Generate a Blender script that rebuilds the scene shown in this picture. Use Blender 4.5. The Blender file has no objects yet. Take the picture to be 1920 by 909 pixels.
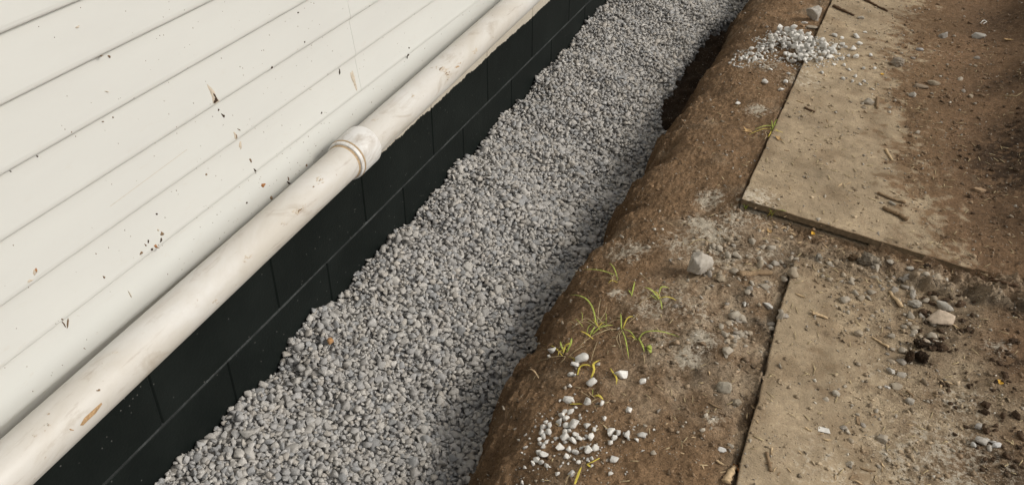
import bpy, bmesh, math, random, time
import numpy as np
from mathutils import Vector, Matrix

C = bpy.context.scene
_t0 = time.time()
def tick(s): print("%6.1f s  %s" % (time.time() - _t0, s), flush=True)
COL = C.collection
rnd = random.Random(7)
rng = np.random.default_rng(11)
R = math.radians

# ------------------------------------------------------------------ camera
CAM = np.array([1.165, 0.0, 1.38])
PITCH, YAW, FPX = R(34.57), R(22.8), 1687.0
cam = bpy.data.cameras.new("camera")
cam.sensor_width = 36.0
cam.lens = FPX / 1920 * 36.0
cam.clip_start, cam.clip_end = 0.05, 500
cam_o = bpy.data.objects.new("camera", cam)
cam_o.location = CAM
cam_o.rotation_euler = (math.pi / 2 - PITCH, 0, YAW)
COL.objects.link(cam_o)
C.camera = cam_o

# ------------------------------------------------------------------ sky, sun, exposure
SUN_EL, SUN_AZ = 37.0, 82.0          # azimuth clockwise from +Y: the sun stands over the yard, a little ahead
w = bpy.data.worlds.new("World")
C.world = w
w.use_nodes = True
wn, wl = w.node_tree.nodes, w.node_tree.links
sky = wn.new("ShaderNodeTexSky")
sky.sky_type = 'NISHITA'
sky.sun_disc = False
sky.sun_elevation = R(SUN_EL)
sky.sun_rotation = R(SUN_AZ)
sky.dust_density = 4.0
sky.air_density = 1.0
hsv = wn.new("ShaderNodeHueSaturation")       # thin overcast: the blue is mostly veiled
hsv.inputs["Saturation"].default_value = 0.12
wl.new(sky.outputs[0], hsv.inputs["Color"])
bg = wn["Background"]
bg.inputs["Strength"].default_value = 0.15
wl.new(hsv.outputs[0], bg.inputs["Color"])
sun = bpy.data.lights.new("sun", 'SUN')
sun.energy = 1.6
sun.angle = R(13)
sun.color = (1.0, 0.93, 0.83)
sun_o = bpy.data.objects.new("sun", sun)
sd = Vector((math.sin(R(SUN_AZ)) * math.cos(R(SUN_EL)), math.cos(R(SUN_AZ)) * math.cos(R(SUN_EL)), math.sin(R(SUN_EL))))
sun_o.rotation_euler = sd.to_track_quat('Z', 'Y').to_euler()
COL.objects.link(sun_o)
C.view_settings.view_transform = 'Standard'
C.view_settings.look = 'None'
C.view_settings.exposure = -0.22
C.view_settings.gamma = 1.0

# ------------------------------------------------------------------ pixel rays of the photograph's camera (for reading positions off the surfaces)
_h = np.array([-math.sin(YAW), math.cos(YAW), 0]); _r = np.array([math.cos(YAW), math.sin(YAW), 0]); _u = np.array([0, 0, 1.0])
_fw = _h * math.cos(PITCH) - _u * math.sin(PITCH)
_cu = _h * math.sin(PITCH) + _u * math.cos(PITCH)
def ray(px, py):
    px = np.asarray(px, float)[..., None]; py = np.asarray(py, float)[..., None]
    v = _fw * FPX + _r * (px - 960) - _cu * (py - 454.5)
    return v / np.linalg.norm(v, axis=-1, keepdims=True)

# ------------------------------------------------------------------ noise
def _hash(ix, iy, seed):
    n = (ix.astype(np.int64) * 374761393 + iy.astype(np.int64) * 668265263 + seed * 2147483647) & 0xFFFFFFFF
    n = ((n ^ (n >> 13)) * 1274126177) & 0xFFFFFFFF
    return (n ^ (n >> 16)) & 0xFFFF
def perlin(x, y, seed=0):
    x = np.asarray(x, float); y = np.asarray(y, float)
    ix, iy = np.floor(x), np.floor(y); fx, fy = x - ix, y - iy
    ux, uy = fx * fx * fx * (fx * (fx * 6 - 15) + 10), fy * fy * fy * (fy * (fy * 6 - 15) + 10)
    def g(dx, dy):
        a = _hash(ix + dx, iy + dy, seed) * (2 * math.pi / 65536)
        return np.cos(a) * (fx - dx) + np.sin(a) * (fy - dy)
    a = g(0, 0) * (1 - ux) + g(1, 0) * ux
    b = g(0, 1) * (1 - ux) + g(1, 1) * ux
    return (a * (1 - uy) + b * uy) * 1.5
def fbm(x, y, scale, seed=0, octv=3):
    s = 0; a = 1.0; f = 1.0 / scale
    for k in range(octv):
        s = s + a * perlin(np.asarray(x) * f + 13.7 * k, np.asarray(y) * f - 7.1 * k, seed + k * 17); a *= .5; f *= 2.03
    return s
def ss(a, b, x):
    t = np.clip((np.asarray(x, float) - a) / (b - a), 0, 1)
    return t * t * (3 - 2 * t)
def mix(a, b, t):
    return a * (1 - t) + b * t

# ------------------------------------------------------------------ shapes of the ground
TILT = -0.10
def plane_tilt(x):
    return TILT * np.clip(x - .917, 0, .62)
def rect(corner, ang, wd, ln):
    """board: near outer corner, direction of its long edge (deg from +Y towards +X)"""
    a = R(ang)
    return np.array(corner), np.array([math.sin(a), math.cos(a)]), np.array([math.cos(a), -math.sin(a)]), wd, ln
BOARD1 = rect((.917, 2.313), 1.45, 1.22, 2.44)
BOARD2 = rect((1.125, -.25), -.55, 1.0, 2.372)
def uv(b, x, y):
    dx, dy = x - b[0][0], y - b[0][1]
    return dx * b[2][0] + dy * b[2][1], dx * b[1][0] + dy * b[1][1]
def wav(b, v):
    return .004 * perlin(v * 3.1, v * 0 + 4.2, 5) + .0022 * perlin(v * 14, v * 0 + 9.2, 6) if b is BOARD2 else .0012 * perlin(v * 9, v * 0 + 2.2, 8)
def inside(b, x, y):
    """signed distance, positive inside"""
    u, v = uv(b, x, y)
    return np.minimum(np.minimum(u - wav(b, v), b[3] - u), np.minimum(v, b[4] - v))
def board_top(b, x, y):
    cake = .0016 * fbm(x, y, .06, 41) + .0011 * np.abs(fbm(x, y, .025, 43, 2)) + .0006 * fbm(x, y, .008, 44, 2)
    z0 = 0.0 if b is BOARD1 else -.014
    u, v = uv(b, x, y)
    lump = ss(.02, .12, u)
    if b is BOARD1:
        worn = np.exp(-((x - .96) ** 2 / .006 + (y - 2.36) ** 2 / .004))
        lump = lump * (1 - worn)
    return z0 + plane_tilt(x) + cake * (.35 + .65 * lump)
def lip(y):
    y = np.asarray(y, float)
    run = np.interp(y, [.6, 1.0, 1.14, 1.3, 1.48, 1.79, 2.16, 2.58, 3.05, 3.6, 4.3], [0, 0, -.004, -.041, -.065, -.0655, -.038, -.0354, -.019, -.033, -.023])
    return run + .600 + .014 * perlin(y * 2.3, y * 0, 21) + .012 * perlin(y * 6.1, y * 0 + 3, 22) + .05 * np.exp(-((y - .75) / .35) ** 2) + .012 * np.exp(-((y - 1.0) / .12) ** 2)
def cover_line(y):
    """where the loose dirt starts to bury the boards"""
    b1 = np.interp(y, [2.25, 2.5, 2.83, 3.22, 3.56, 4.4, 5], [1.47, 1.42, 1.36, 1.29, 1.25, 1.29, 1.3])
    b2 = np.interp(y, [.6, 1.4, 1.7, 1.9, 2.1], [1.42, 1.38, 1.36, 1.30, 1.14])
    return np.where(y > 2.24, b1, b2)
def mound(x, y):
    return .44 * ss(1.58, 2.4, x + .05 * fbm(x, y, .4, 29, 2)) * ss(1.75, 3.1, y)
LOOSE = []      # (x, y, sx, sy, height) low heaps of loose crumbs, filled below
def soil(x, y):
    x = np.asarray(x, float); y = np.asarray(y, float)
    near = ss(2.40, 2.27, y)
    z = plane_tilt(x) + mix(-.004, -.026, near)
    z = z + mound(x, y) - .05 * np.exp(-((x - 1.56) / .14) ** 2) * ss(2.2, 2.8, y)
    z = z + .036 * near * ss(1.36, 1.47, x + .04 * fbm(x, y, .1, 39, 2)) * ss(1.95, 2.2, y)
    pit = ss(1.62, 1.75, x) * ss(1.95, 1.75, x) * ss(2.2, 2.5, y) * ss(3.2, 2.8, y)
    rough = .55 + .9 * ss(1.02, 1.15, x) * ss(.8, .9, x + .2) + 1.0 * ss(1.4, 1.6, x)
    edgy = ss(lip(y) + .25, lip(y) + .10, x)         # smooth spade-cut bank
    rough = rough * (1 - .3 * edgy) * (1 - .45 * ss(1.75, 2.0, x))
    z = z + .016 * fbm(x, y, .22, 31, 2) * (.4 + .6 * rough)
    z = z + .0075 * rough * fbm(x, y, .07, 32, 2) + .0055 * rough * fbm(x, y, .028, 33, 2) + .0034 * (.45 + rough) * fbm(x, y, .012, 34, 2)
    z = z + .009 * rough * ss(.1, .6, fbm(x, y, .10, 35, 2)) * np.abs(fbm(x, y, .018, 36, 2))
    z = z + .02 * ss(1.4, 1.65, x) * ss(1.9, 2.4, y) * np.abs(fbm(x * 1.4 + y * .5, y, .17, 40, 3)) * ss(2.6, 2.1, x)
    streak = ss(1.45, 1.7, x) * ss(2.3, 2.0, x) * ss(2.2, 2.6, y)
    z = z + .018 * streak * fbm(x * 2.6 + y * .4, y * .9, .1, 37, 3)
    for (cx, cy, sx, sy, hgt) in LOOSE:
        z = z + hgt * np.exp(-((x - cx) / sx) ** 2 - ((y - cy) / sy) ** 2) * (1 + .5 * fbm(x, y, .03, 38, 2))
    # bank and trench side
    t = x - lip(y)
    lump = .024 * fbm(x * 1.6, y, .19, 51, 2) + .015 * (np.abs(perlin(y / .15 + x * 1.2, y * 0 + 1.7, 55)) - .3) + .012 * fbm(x * 1.6, y, .075, 52, 3) + .009 * np.abs(fbm(x * 1.3, y, .035, 54, 3))
    lump = lump + .028 * np.exp(-((y - 2.95) / .16) ** 2) + .02 * np.exp(-((y - 2.3) / .3) ** 2) - .02 * np.exp(-((y - 2.62) / .09) ** 2)
    t = t + lump * ss(.16, .0, t)
    k = .05
    z = z + 2.1 * (t - np.sqrt(t * t + k * k)) - .05 * np.exp(-np.clip(t, 0, 9) / .10)
    z = np.maximum(z, -.62)
    ledge = ss(3.05, 3.25, y) * ss(4.75, 4.45, y)
    z = np.maximum(z, mix(-.62, -.275 + .03 * fbm(x, y, .09, 53, 3), ledge))
    # under and over the boards
    for b in (BOARD1, BOARD2):
        d = inside(b, x, y)
        bt = (0 if b is BOARD1 else -.014) + plane_tilt(x)
        cl = cover_line(y) + .07 * fbm(x, y, .16, 61, 3)
        cov = np.clip((x - cl) / .22, -1, 2.2)
        under = bt - .03
        over = bt + .010 * cov * (ss(-.02, .16, uv(b, x, y)[1]) if b is BOARD1 else 1) + .0035 * fbm(x, y, .03, 62, 2) + mound(x, y)
        zz = np.where(cov < -.9, under, np.maximum(over, under))
        if b is BOARD2:      # pebbly dirt spread over the board's far end
            u, v = uv(b, x, y)
            zz = np.maximum(zz, bt + .012 * (ss(b[4] - .16, b[4] - .02, v + .06 * fbm(x, y, .08, 63, 2)) - .45))
        u_, v_ = uv(b, x, y)
        zz = mix(np.maximum(z, bt - .03), zz, ss(b[3], b[3] - .25, u_))          # the buried far side goes over into the open ground
        z = np.where(d > 0, zz, z)
        crack = np.exp(-((d + .0028) / .0024) ** 2) * (d <= 0) * (uv(b, x, y)[0] < .05)
        z = z - .012 * crack
        if b is BOARD1:
            fr = np.exp(-((d + .005) / .006) ** 2) * (d <= 0) * (uv(b, x, y)[1] < 0) * (uv(b, x, y)[0] > -.01)
            z = z - .006 * fr
    return z
def surf(x, y):
    z = soil(x, y)
    for b in (BOARD1, BOARD2):
        z = np.where(inside(b, x, y) > 0, np.maximum(z, board_top(b, x, y)), z)
    return z
def gravel_top(x, y):
    x = np.asarray(x, float); y = np.asarray(y, float)
    g = -.095 - .175 * ss(.02, .55, x) + .045 * ss(2.2, 4.2, y) * (1 - ss(.0, .5, x) * .5)
    g = g + .027 * fbm(x * .8, y, .32, 71, 2) + .010 * fbm(x * .7, y, .11, 72, 2)
    g = g + .036 * np.exp(-(x / .08) ** 2) * fbm(y * 0, y, .17, 73, 3) + .012 * fbm(x, y, .2, 75, 2)
    lim = np.interp(y, [3.05, 3.18, 3.32, 3.5, 3.85, 4.05, 4.3, 4.6], [.75, .50, .462, .455, .452, .462, .50, .60]) + .03 * perlin(y * 9, y * 0, 74)
    g = g - .36 * ss(lim - .045, lim + .03, x) * ((y > 3.05) & (y < 4.6))
    return g
SG = None
def sg(x, y):
    """the ground's height read off a 4 mm table"""
    i = np.clip((np.asarray(x, float) - .44) / .004, 0, SG.shape[1] - 1.001); j = np.clip((np.asarray(y, float) - .5) / .004, 0, SG.shape[0] - 1.001)
    a = i.astype(int); b = j.astype(int); u = i - a; v = j - b
    return (SG[b, a] * (1 - u) + SG[b, a + 1] * u) * (1 - v) + (SG[b + 1, a] * (1 - u) + SG[b + 1, a + 1] * u) * v
def place(px, py, f=sg):
    """points of the ground that the given photograph pixels look at"""
    d = ray(px, py).reshape(-1, 3)
    t = np.full(len(d), .9); lo = t.copy(); done = np.zeros(len(d), bool)
    for _ in range(600):
        p = CAM + d * t[:, None]
        hit = p[:, 2] < f(p[:, 0], p[:, 1])
        done |= hit
        lo = np.where(done, lo, t); t = np.where(done, t, t + .012)
        if done.all(): break
    hi = t.copy()
    for _ in range(14):
        m = (lo + hi) / 2; p = CAM + d * m[:, None]
        hit = p[:, 2] < f(p[:, 0], p[:, 1])
        hi = np.where(hit, m, hi); lo = np.where(hit, lo, m)
    return CAM + d * hi[:, None]
def pxscale(p):
    """metres per photograph pixel at p"""
    return float((np.asarray(p) - CAM) @ _fw) / FPX

# heaps of loose crumbs, by where they lie
for (px, py, sx, sy, hgt) in ((1640, 500, .07, .05, .012), (1745, 545, .07, .05, .012), (1755, 630, .06, .07, .015), (1400, 540, .09, .07, .012),
                              (1320, 640, .05, .05, .012), (1855, 845, .07, .06, .02), (1900, 690, .06, .08, .02), (1890, 470, .08, .1, .018)):
    q = place([px], [py], lambda x, y: plane_tilt(x) - .02)[0]
    LOOSE.append((q[0], q[1], sx, sy, hgt))

SG = surf(*np.meshgrid(np.arange(.44, 2.6, .004), np.arange(.5, 5.4, .004)))
tick('surface table')
# ------------------------------------------------------------------ colour of the earth (soil patch by patch, some shade painted in)
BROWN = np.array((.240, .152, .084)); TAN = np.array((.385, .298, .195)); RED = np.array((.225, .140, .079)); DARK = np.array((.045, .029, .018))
DUST = np.array((.46, .41, .34)); GREY = np.array((.42, .335, .235))
def spots(lst):
    q = place([a[0] for a in lst], [a[1] for a in lst], lambda x, y: plane_tilt(x) - .01)
    return [(q[i, 0], q[i, 1], a[2], a[3] if len(a) > 3 else 1.0) for i, a in enumerate(lst)]
DUSTY = spots([(1340, 420, .06), (1330, 358, .035), (1310, 400, .04), (1180, 445, .05, .8), (1320, 635, .035), (1290, 660, .03), (1380, 395, .04), (1420, 205, .04), (1420, 378, .055, .9),
               (1250, 545, .07, .5), (1300, 570, .06, .4), (1500, 150, .09, .4), (1440, 120, .05, .6), (1340, 770, .025, .7), (1870, 660, .03, .7), (1220, 560, .05, .4), (1290, 440, .07, .55),
               (1800, 830, .06, .35), (1160, 530, .025, .6), (1350, 460, .07, .5), (1640, 690, .05, .2), (1550, 880, .10, .25), (1780, 870, .12, .5), (1700, 870, .10, .35), (1800, 760, .08, .35), (1250, 620, .06, .35), (1430, 470, .06, .35)])
DARKY = spots([(1890, 350, .12), (1880, 300, .10, .9), (1900, 260, .1, .8), (1870, 420, .08, .6), (1760, 640, .05, .8), (1745, 550, .014, .8), (1725, 670, .03, 1), (1555, 625, .014, 1), (1770, 200, .05, .4),  # dark soil and crumbs, plus painted shade of mound foot and holes
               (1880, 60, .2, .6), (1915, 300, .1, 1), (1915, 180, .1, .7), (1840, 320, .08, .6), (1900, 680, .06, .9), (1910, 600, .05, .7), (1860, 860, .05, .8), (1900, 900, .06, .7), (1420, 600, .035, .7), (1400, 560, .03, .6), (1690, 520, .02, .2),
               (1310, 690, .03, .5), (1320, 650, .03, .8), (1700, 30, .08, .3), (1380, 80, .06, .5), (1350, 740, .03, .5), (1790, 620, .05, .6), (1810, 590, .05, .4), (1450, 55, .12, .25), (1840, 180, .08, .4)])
def earth(x, y, z=None):
    x = np.asarray(x, float); y = np.asarray(y, float)
    n1 = fbm(x, y, .25, 81, 3); n2 = fbm(x, y, .06, 82, 3); n3 = fbm(x, y, .02, 83, 2)
    on = np.zeros_like(x)
    for b in (BOARD1, BOARD2):
        on = np.maximum(on, ss(-.002, .004, inside(b, x, y)))
    cl = cover_line(y) + .10 * n1
    tan = on * ss(.06, -.05, x - cl - .10 * n2 - .06 * n3 - .12 * fbm(x, y, .035, 88, 2))
    tan = np.maximum(tan, ss(1.05, 1.15, x) * ss(1.75, 1.5, x + .12 * n1) * ss(2.26, 2.1, y + .05 * n2) * (.80 + .3 * np.clip(n2 + .3 * n1, -.8, .8)))
    c = mix(BROWN, RED, ss(1.38, 1.55, x + .08 * n1 + .08 * n2 + .05 * n3)[..., None])
    smear = ss(.05, .75, fbm(x * 1.5, y, .16, 89, 3) + .25 * n3)
    c = mix(c, mix(TAN, np.array((.235, .165, .098)), (.55 * smear)[..., None]), tan[..., None])
    c = mix(c, np.array((.130, .085, .050)), (.55 * ss(1.55, 1.95, x + .1 * n1) * ss(1.9, 2.4, y + .1 * n2))[..., None])  # dimness of the mound put into its soil colour
    mid = ss(.72, .88, x) * ss(2.35, 2.2, y) * ss(1.3, 1.6, y)
    c = mix(c, GREY, (mid * (1 - on) * (.45 + .5 * np.clip(n2, -.6, 1)))[..., None].clip(0, .8))
    dust = np.zeros_like(x)
    for (cx, cy, r, a) in DUSTY:
        m = a * np.exp(-(((x - cx) / r) ** 2 + ((y - cy) / r) ** 2))
        m = m * (.55 + .45 * ss(-.3, .6, n3 + .9 * n2))
        dust = np.maximum(dust, np.clip(m, 0, .85))
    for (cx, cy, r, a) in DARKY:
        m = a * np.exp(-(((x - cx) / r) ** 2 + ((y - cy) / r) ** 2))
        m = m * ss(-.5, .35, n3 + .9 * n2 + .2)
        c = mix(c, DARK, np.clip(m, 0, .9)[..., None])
    damp = ss(.15, .75, fbm(x, y, .13, 86, 3)) * (1 - on)
    c = c * (1 - .24 * damp)[..., None]
    dry = ss(.2, .8, fbm(x, y, .17, 87, 3)) * (1 - on)
    c = mix(c, np.array((.33, .25, .165)), (.5 * dry)[..., None])
    c = c * (1 + .16 * n1 + .16 * n2 + .14 * n3)[..., None]
    notch = ss(.03, -.06, x - lip(y)) * ss(2.95, 3.15, y) * ss(4.8, 4.5, y)  # darker soil colour in the notch beside the gravel
    c = mix(c, DARK * .7, (.92 * notch)[..., None])
    side = ss(.12, -.02, x - lip(y))                     # soil slightly darker down the spade-cut side
    c = c * (1 - .12 * side)[..., None]
    return np.concatenate([np.clip(c, .01, .8), dust[..., None]], -1)

# ------------------------------------------------------------------ materials
def mat(name):
    m = bpy.data.materials.new(name); m.use_nodes = True
    nt = m.node_tree; b = nt.nodes["Principled BSDF"]
    return m, nt, b
def nd(nt, typ, **kw):
    n = nt.nodes.new(typ)
    for k, v in kw.items():
        if k in n.inputs: n.inputs[k].default_value = v
        else: setattr(n, k, v)
    return n
def mrange(nt, src, a, b, c, d):
    n = nd(nt, "ShaderNodeMapRange"); nt.links.new(src, n.inputs[0])
    for i, v in zip((1, 2, 3, 4), (a, b, c, d)): n.inputs[i].default_value = v
    return n.outputs[0]
def mixc(nt, fac, a, b, typ='MIX'):
    n = nd(nt, "ShaderNodeMix", data_type='RGBA', blend_type=typ)
    for i, v in ((0, fac), (6, a), (7, b)):
        if isinstance(v, (int, float)): n.inputs[i].default_value = v
        elif isinstance(v, tuple): n.inputs[i].default_value = v + (1,) if len(v) == 3 else v
        else: nt.links.new(v, n.inputs[i])
    return n.outputs[2]
def noise(nt, co, scale, detail=4, rough=.6, dist=0.0):
    n = nd(nt, "ShaderNodeTexNoise", Scale=scale, Detail=detail, Roughness=rough, Distortion=dist)
    nt.links.new(co, n.inputs["Vector"]); return n.outputs["Fac"]
def bump(nt, bsdf, h, strength, dist, prev=None):
    n = nd(nt, "ShaderNodeBump", Strength=strength, Distance=dist); nt.links.new(h, n.inputs["Height"])
    if prev is not None: nt.links.new(prev, n.inputs["Normal"])
    nt.links.new(n.outputs[0], bsdf.inputs["Normal"]); return n.outputs[0]
def geo_pos(nt): return nd(nt, "ShaderNodeNewGeometry").outputs["Position"]
def obj_co(nt): return nd(nt, "ShaderNodeTexCoord").outputs["Object"]
def scaled(nt, co, s):
    n = nd(nt, "ShaderNodeMapping"); n.inputs["Scale"].default_value = s; nt.links.new(co, n.inputs["Vector"]); return n.outputs[0]

def make_earth(name, gran=1.0):
    m, nt, b = mat(name); L = nt.links
    at = nd(nt, "ShaderNodeAttribute", attribute_name="col"); p = geo_pos(nt)
    n1 = noise(nt, p, 300, 4, .75); n2 = noise(nt, p, 70, 6, .72); n3 = noise(nt, p, 150, 4, .7, .4)
    def mul(a, c):
        k = nd(nt, "ShaderNodeMath", operation='MULTIPLY'); L.new(a, k.inputs[0]); L.new(c, k.inputs[1]); return k.outputs[0]
    comb = nd(nt, "ShaderNodeCombineColor"); k = mul(mul(mrange(nt, n1, .28, .72, 1 - .28 * gran, 1 + .28 * gran), mrange(nt, n2, .25, .75, 1 - .32 * gran, 1 + .32 * gran)), mrange(nt, n3, .3, .7, 1 - .26 * gran, 1 + .26 * gran))
    for i in range(3): L.new(k, comb.inputs[i])
    c = mixc(nt, 1.0, at.outputs["Color"], comb.outputs[0], 'MULTIPLY')
    thr = nd(nt, "ShaderNodeMath", operation='ADD'); L.new(at.outputs["Alpha"], thr.inputs[0]); L.new(mrange(nt, n2, .2, .8, -.85, .85), thr.inputs[1])
    thr2 = nd(nt, "ShaderNodeMath", operation='ADD'); L.new(thr.outputs[0], thr2.inputs[0]); L.new(mrange(nt, n3, .25, .75, -.35, .35), thr2.inputs[1])
    c = mixc(nt, mul(mrange(nt, thr2.outputs[0], .18, .62, 0, .85), mrange(nt, at.outputs["Alpha"], .02, .2, 0, 1)), c, (.58, .51, .40))
    v = nd(nt, "ShaderNodeTexVoronoi", Scale=210.0); L.new(p, v.inputs["Vector"])
    grain = mrange(nt, v.outputs["Distance"], .20, .34, 1, 0)
    pick = nd(nt, "ShaderNodeSeparateColor"); L.new(v.outputs["Color"], pick.inputs[0])
    sel = mul(grain, mrange(nt, pick.outputs[0], .83, .86, 0, .8)); c = mixc(nt, sel, c, (.42, .36, .28))
    c = mixc(nt, mul(grain, mrange(nt, pick.outputs[1], .80, .83, 0, .75)), c, (.045, .03, .019))
    L.new(c, b.inputs["Base Color"]); b.inputs["Roughness"].default_value = .95; b.inputs["Specular IOR Level"].default_value = .15
    pr = bump(nt, b, n2, .8 * gran, .012); pr = bump(nt, b, n3, .8 * gran, .006, pr); pr = bump(nt, b, n1, .8 * gran, .003, pr); bump(nt, b, sel, .6, .0015, pr)
    return m
M_EARTH = make_earth("earth"); M_BOARD = None
def make_board_mat(name):
    m = make_earth(name, .45); nt = m.node_tree; L = nt.links; b = nt.nodes["Principled BSDF"]
    old = b.inputs["Base Color"].links[0].from_socket; p = geo_pos(nt)
    z1 = noise(nt, p, 9, 5, .7, .6); c = mixc(nt, mrange(nt, z1, .35, .68, 0, .5), old, (.17, .128, .078))
    st = noise(nt, scaled(nt, p, (1, 2.6, 1)), 75, 4, .75, .5); c = mixc(nt, mrange(nt, st, .63, .74, 0, .6), c, (.115, .083, .05))
    s2 = noise(nt, scaled(nt, p, (2.8, 1, 1)), 60, 5, .75, .7); c = mixc(nt, mrange(nt, s2, .62, .74, 0, .6), c, (.42, .35, .25))
    L.new(c, b.inputs["Base Color"]); return m
def make_stone(name, vary=.35, spec=.25, lo=(.16, .145, .125), hi=(.62, .60, .57)):
    m, nt, b = mat(name); L = nt.links
    at = nd(nt, "ShaderNodeAttribute", attribute_name="col"); p = geo_pos(nt)
    n1 = noise(nt, p, 420, 4, .7); n2 = noise(nt, p, 110, 4, .6)
    c = mixc(nt, mrange(nt, n2, .35, .7, 0, vary), at.outputs["Color"], lo)
    c = mixc(nt, mrange(nt, n1, .5, .8, 0, vary), c, hi)
    L.new(c, b.inputs["Base Color"]); b.inputs["Roughness"].default_value = .85; b.inputs["Specular IOR Level"].default_value = spec
    bump(nt, b, n1, .5, .0016, bump(nt, b, n2, .35, .004))
    return m
M_BOARD = make_board_mat("dirty_board"); M_STONE = make_stone("crushed_stone"); M_WHITE = make_stone("white_stone", .22); M_PEB = make_stone("dusty_pebble", .4, .1, (.17, .135, .095), (.60, .53, .43))
def make_siding():
    m, nt, b = mat("white_siding"); L = nt.links
    p = geo_pos(nt)
    a = noise(nt, scaled(nt, p, (1, .6, 2.2)), 6, 4, .6)
    c = mixc(nt, mrange(nt, a, .35, .75, 0, .55), (.60, .598, .557), (.562, .556, .52))
    sp = nd(nt, "ShaderNodeSeparateXYZ"); L.new(p, sp.inputs[0])
    low = mrange(nt, sp.outputs[2], .95, .35, 0, 1)
    sm = noise(nt, scaled(nt, p, (1, 3, 9)), 7, 6, .75, .6)
    smk = nd(nt, "ShaderNodeMath", operation='MULTIPLY'); L.new(mrange(nt, sm, .60, .80, 0, .5), smk.inputs[0]); L.new(low, smk.inputs[1])
    c = mixc(nt, smk.outputs[0], c, (.50, .43, .33))
    spk = noise(nt, p, 95, 3, .5); spk2 = nd(nt, "ShaderNodeMath", operation='MULTIPLY'); L.new(mrange(nt, spk, .77, .79, 0, .5), spk2.inputs[0]); L.new(low, spk2.inputs[1])
    c = mixc(nt, spk2.outputs[0], c, (.34, .26, .17))
    L.new(c, b.inputs["Base Color"]); b.inputs["Roughness"].default_value = .5; b.inputs["Specular IOR Level"].default_value = .3
    bump(nt, b, noise(nt, p, 180, 3), .06, .001, bump(nt, b, a, .25, .006))
    return m
M_SIDING = make_siding()
def make_pipe(name, ca, cb):
    m, nt, b = mat(name); L = nt.links
    p = geo_pos(nt); st = scaled(nt, p, (1, .42, 1))
    a = noise(nt, st, 16, 6, .7, .8); d = noise(nt, scaled(nt, p, (1, .5, 1)), 7, 5, .65, .4)
    c = mixc(nt, mrange(nt, d, .36, .64, 0, .9), ca, cb)
    c = mixc(nt, mrange(nt, a, .55, .74, 0, .7), c, (.31, .245, .17))
    s = noise(nt, scaled(nt, p, (1, .10, 1)), 70, 5, .7)
    gate = nd(nt, "ShaderNodeMath", operation='MULTIPLY'); L.new(mrange(nt, s, .60, .70, 0, .55), gate.inputs[0]); L.new(mrange(nt, d, .42, .6, .15, 1), gate.inputs[1])
    c = mixc(nt, gate.outputs[0], c, (.30, .24, .19))
    k = noise(nt, p, 85, 4, .6)
    c = mixc(nt, mrange(nt, k, .70, .745, 0, .7), c, (.30, .20, .11))
    L.new(c, b.inputs["Base Color"]); b.inputs["Roughness"].default_value = .42; b.inputs["Specular IOR Level"].default_value = .35
    bump(nt, b, noise(nt, st, 120, 4), .12, .001, bump(nt, b, k, .1, .002))
    return m
M_PIPE = make_pipe("white_plastic_pipe", (.60, .58, .54), (.50, .46, .395)); M_COUP = make_pipe("white_coupling", (.69, .68, .655), (.63, .61, .57))
def make_block():
    """black damp proofing brushed over the block, its upper edge ragged; bare block above"""
    m, nt, b = mat("painted_block"); L = nt.links
    p = geo_pos(nt); sp = nd(nt, "ShaderNodeSeparateXYZ"); L.new(p, sp.inputs[0])
    e = noise(nt, scaled(nt, p, (1, 1, .6)), 16, 6, .7); e2 = noise(nt, p, 90, 3, .6)
    ad = nd(nt, "ShaderNodeMath", operation='MULTIPLY_ADD'); L.new(e, ad.inputs[0]); ad.inputs[1].default_value = .034; L.new(sp.outputs[2], ad.inputs[2])
    ad2 = nd(nt, "ShaderNodeMath", operation='MULTIPLY_ADD'); L.new(e2, ad2.inputs[0]); ad2.inputs[1].default_value = .010; L.new(ad.outputs[0], ad2.inputs[2])
    bare = mrange(nt, ad2.outputs[0], .2105, .2125, 0, 1)
    n = noise(nt, p, 5, 5, .6); f = noise(nt, p, 130, 4, .6)
    blk = mixc(nt, mrange(nt, n, .4, .75, 0, 1), (.0062, .0084, .0074), (.0105, .0135, .0120))
    blk = mixc(nt, mrange(nt, f, .66, .80, 0, .4), blk, (.022, .024, .023))
    sc = noise(nt, scaled(nt, p, (1, 1.3, .45)), 21, 6, .8, 1.0)
    blk = mixc(nt, mrange(nt, sc, .66, .84, 0, .6), blk, (.045, .048, .047))
    fl = nd(nt, "ShaderNodeTexVoronoi", Scale=85.0); L.new(p, fl.inputs["Vector"])
    pk = nd(nt, "ShaderNodeSeparateColor"); L.new(fl.outputs["Color"], pk.inputs[0])
    g = nd(nt, "ShaderNodeMath", operation='MULTIPLY'); L.new(mrange(nt, fl.outputs["Distance"], .10, .15, 1, 0), g.inputs[0]); L.new(mrange(nt, pk.outputs[0], .975, .985, 0, .35), g.inputs[1])
    blk = mixc(nt, g.outputs[0], blk, (.30, .29, .27))
    gr = mixc(nt, n, (.52, .47, .39), (.42, .375, .30)); gr = mixc(nt, mrange(nt, f, .5, .75, 0, .5), gr, (.30, .26, .20))
    L.new(mixc(nt, bare, blk, gr), b.inputs["Base Color"])
    L.new(mrange(nt, bare, 0, 1, .55, .95), b.inputs["Roughness"]); b.inputs["Specular IOR Level"].default_value = .12
    bump(nt, b, f, .5, .0018, bump(nt, b, n, .4, .006, bump(nt, b, bare, .4, -.0015)))
    return m
M_BLOCK = make_block()
def make_joint():
    m, nt, b = mat("scuffed_mortar"); L = nt.links
    p = geo_pos(nt); n = noise(nt, scaled(nt, p, (1, 1, 1)), 9, 5, .75)
    c = mixc(nt, mrange(nt, n, .45, .68, 0, 1), (.008, .0102, .0092), (.055, .060, .057))
    L.new(c, b.inputs["Base Color"]); b.inputs["Roughness"].default_value = .8
    return m
M_JOINT = make_joint()
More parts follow.
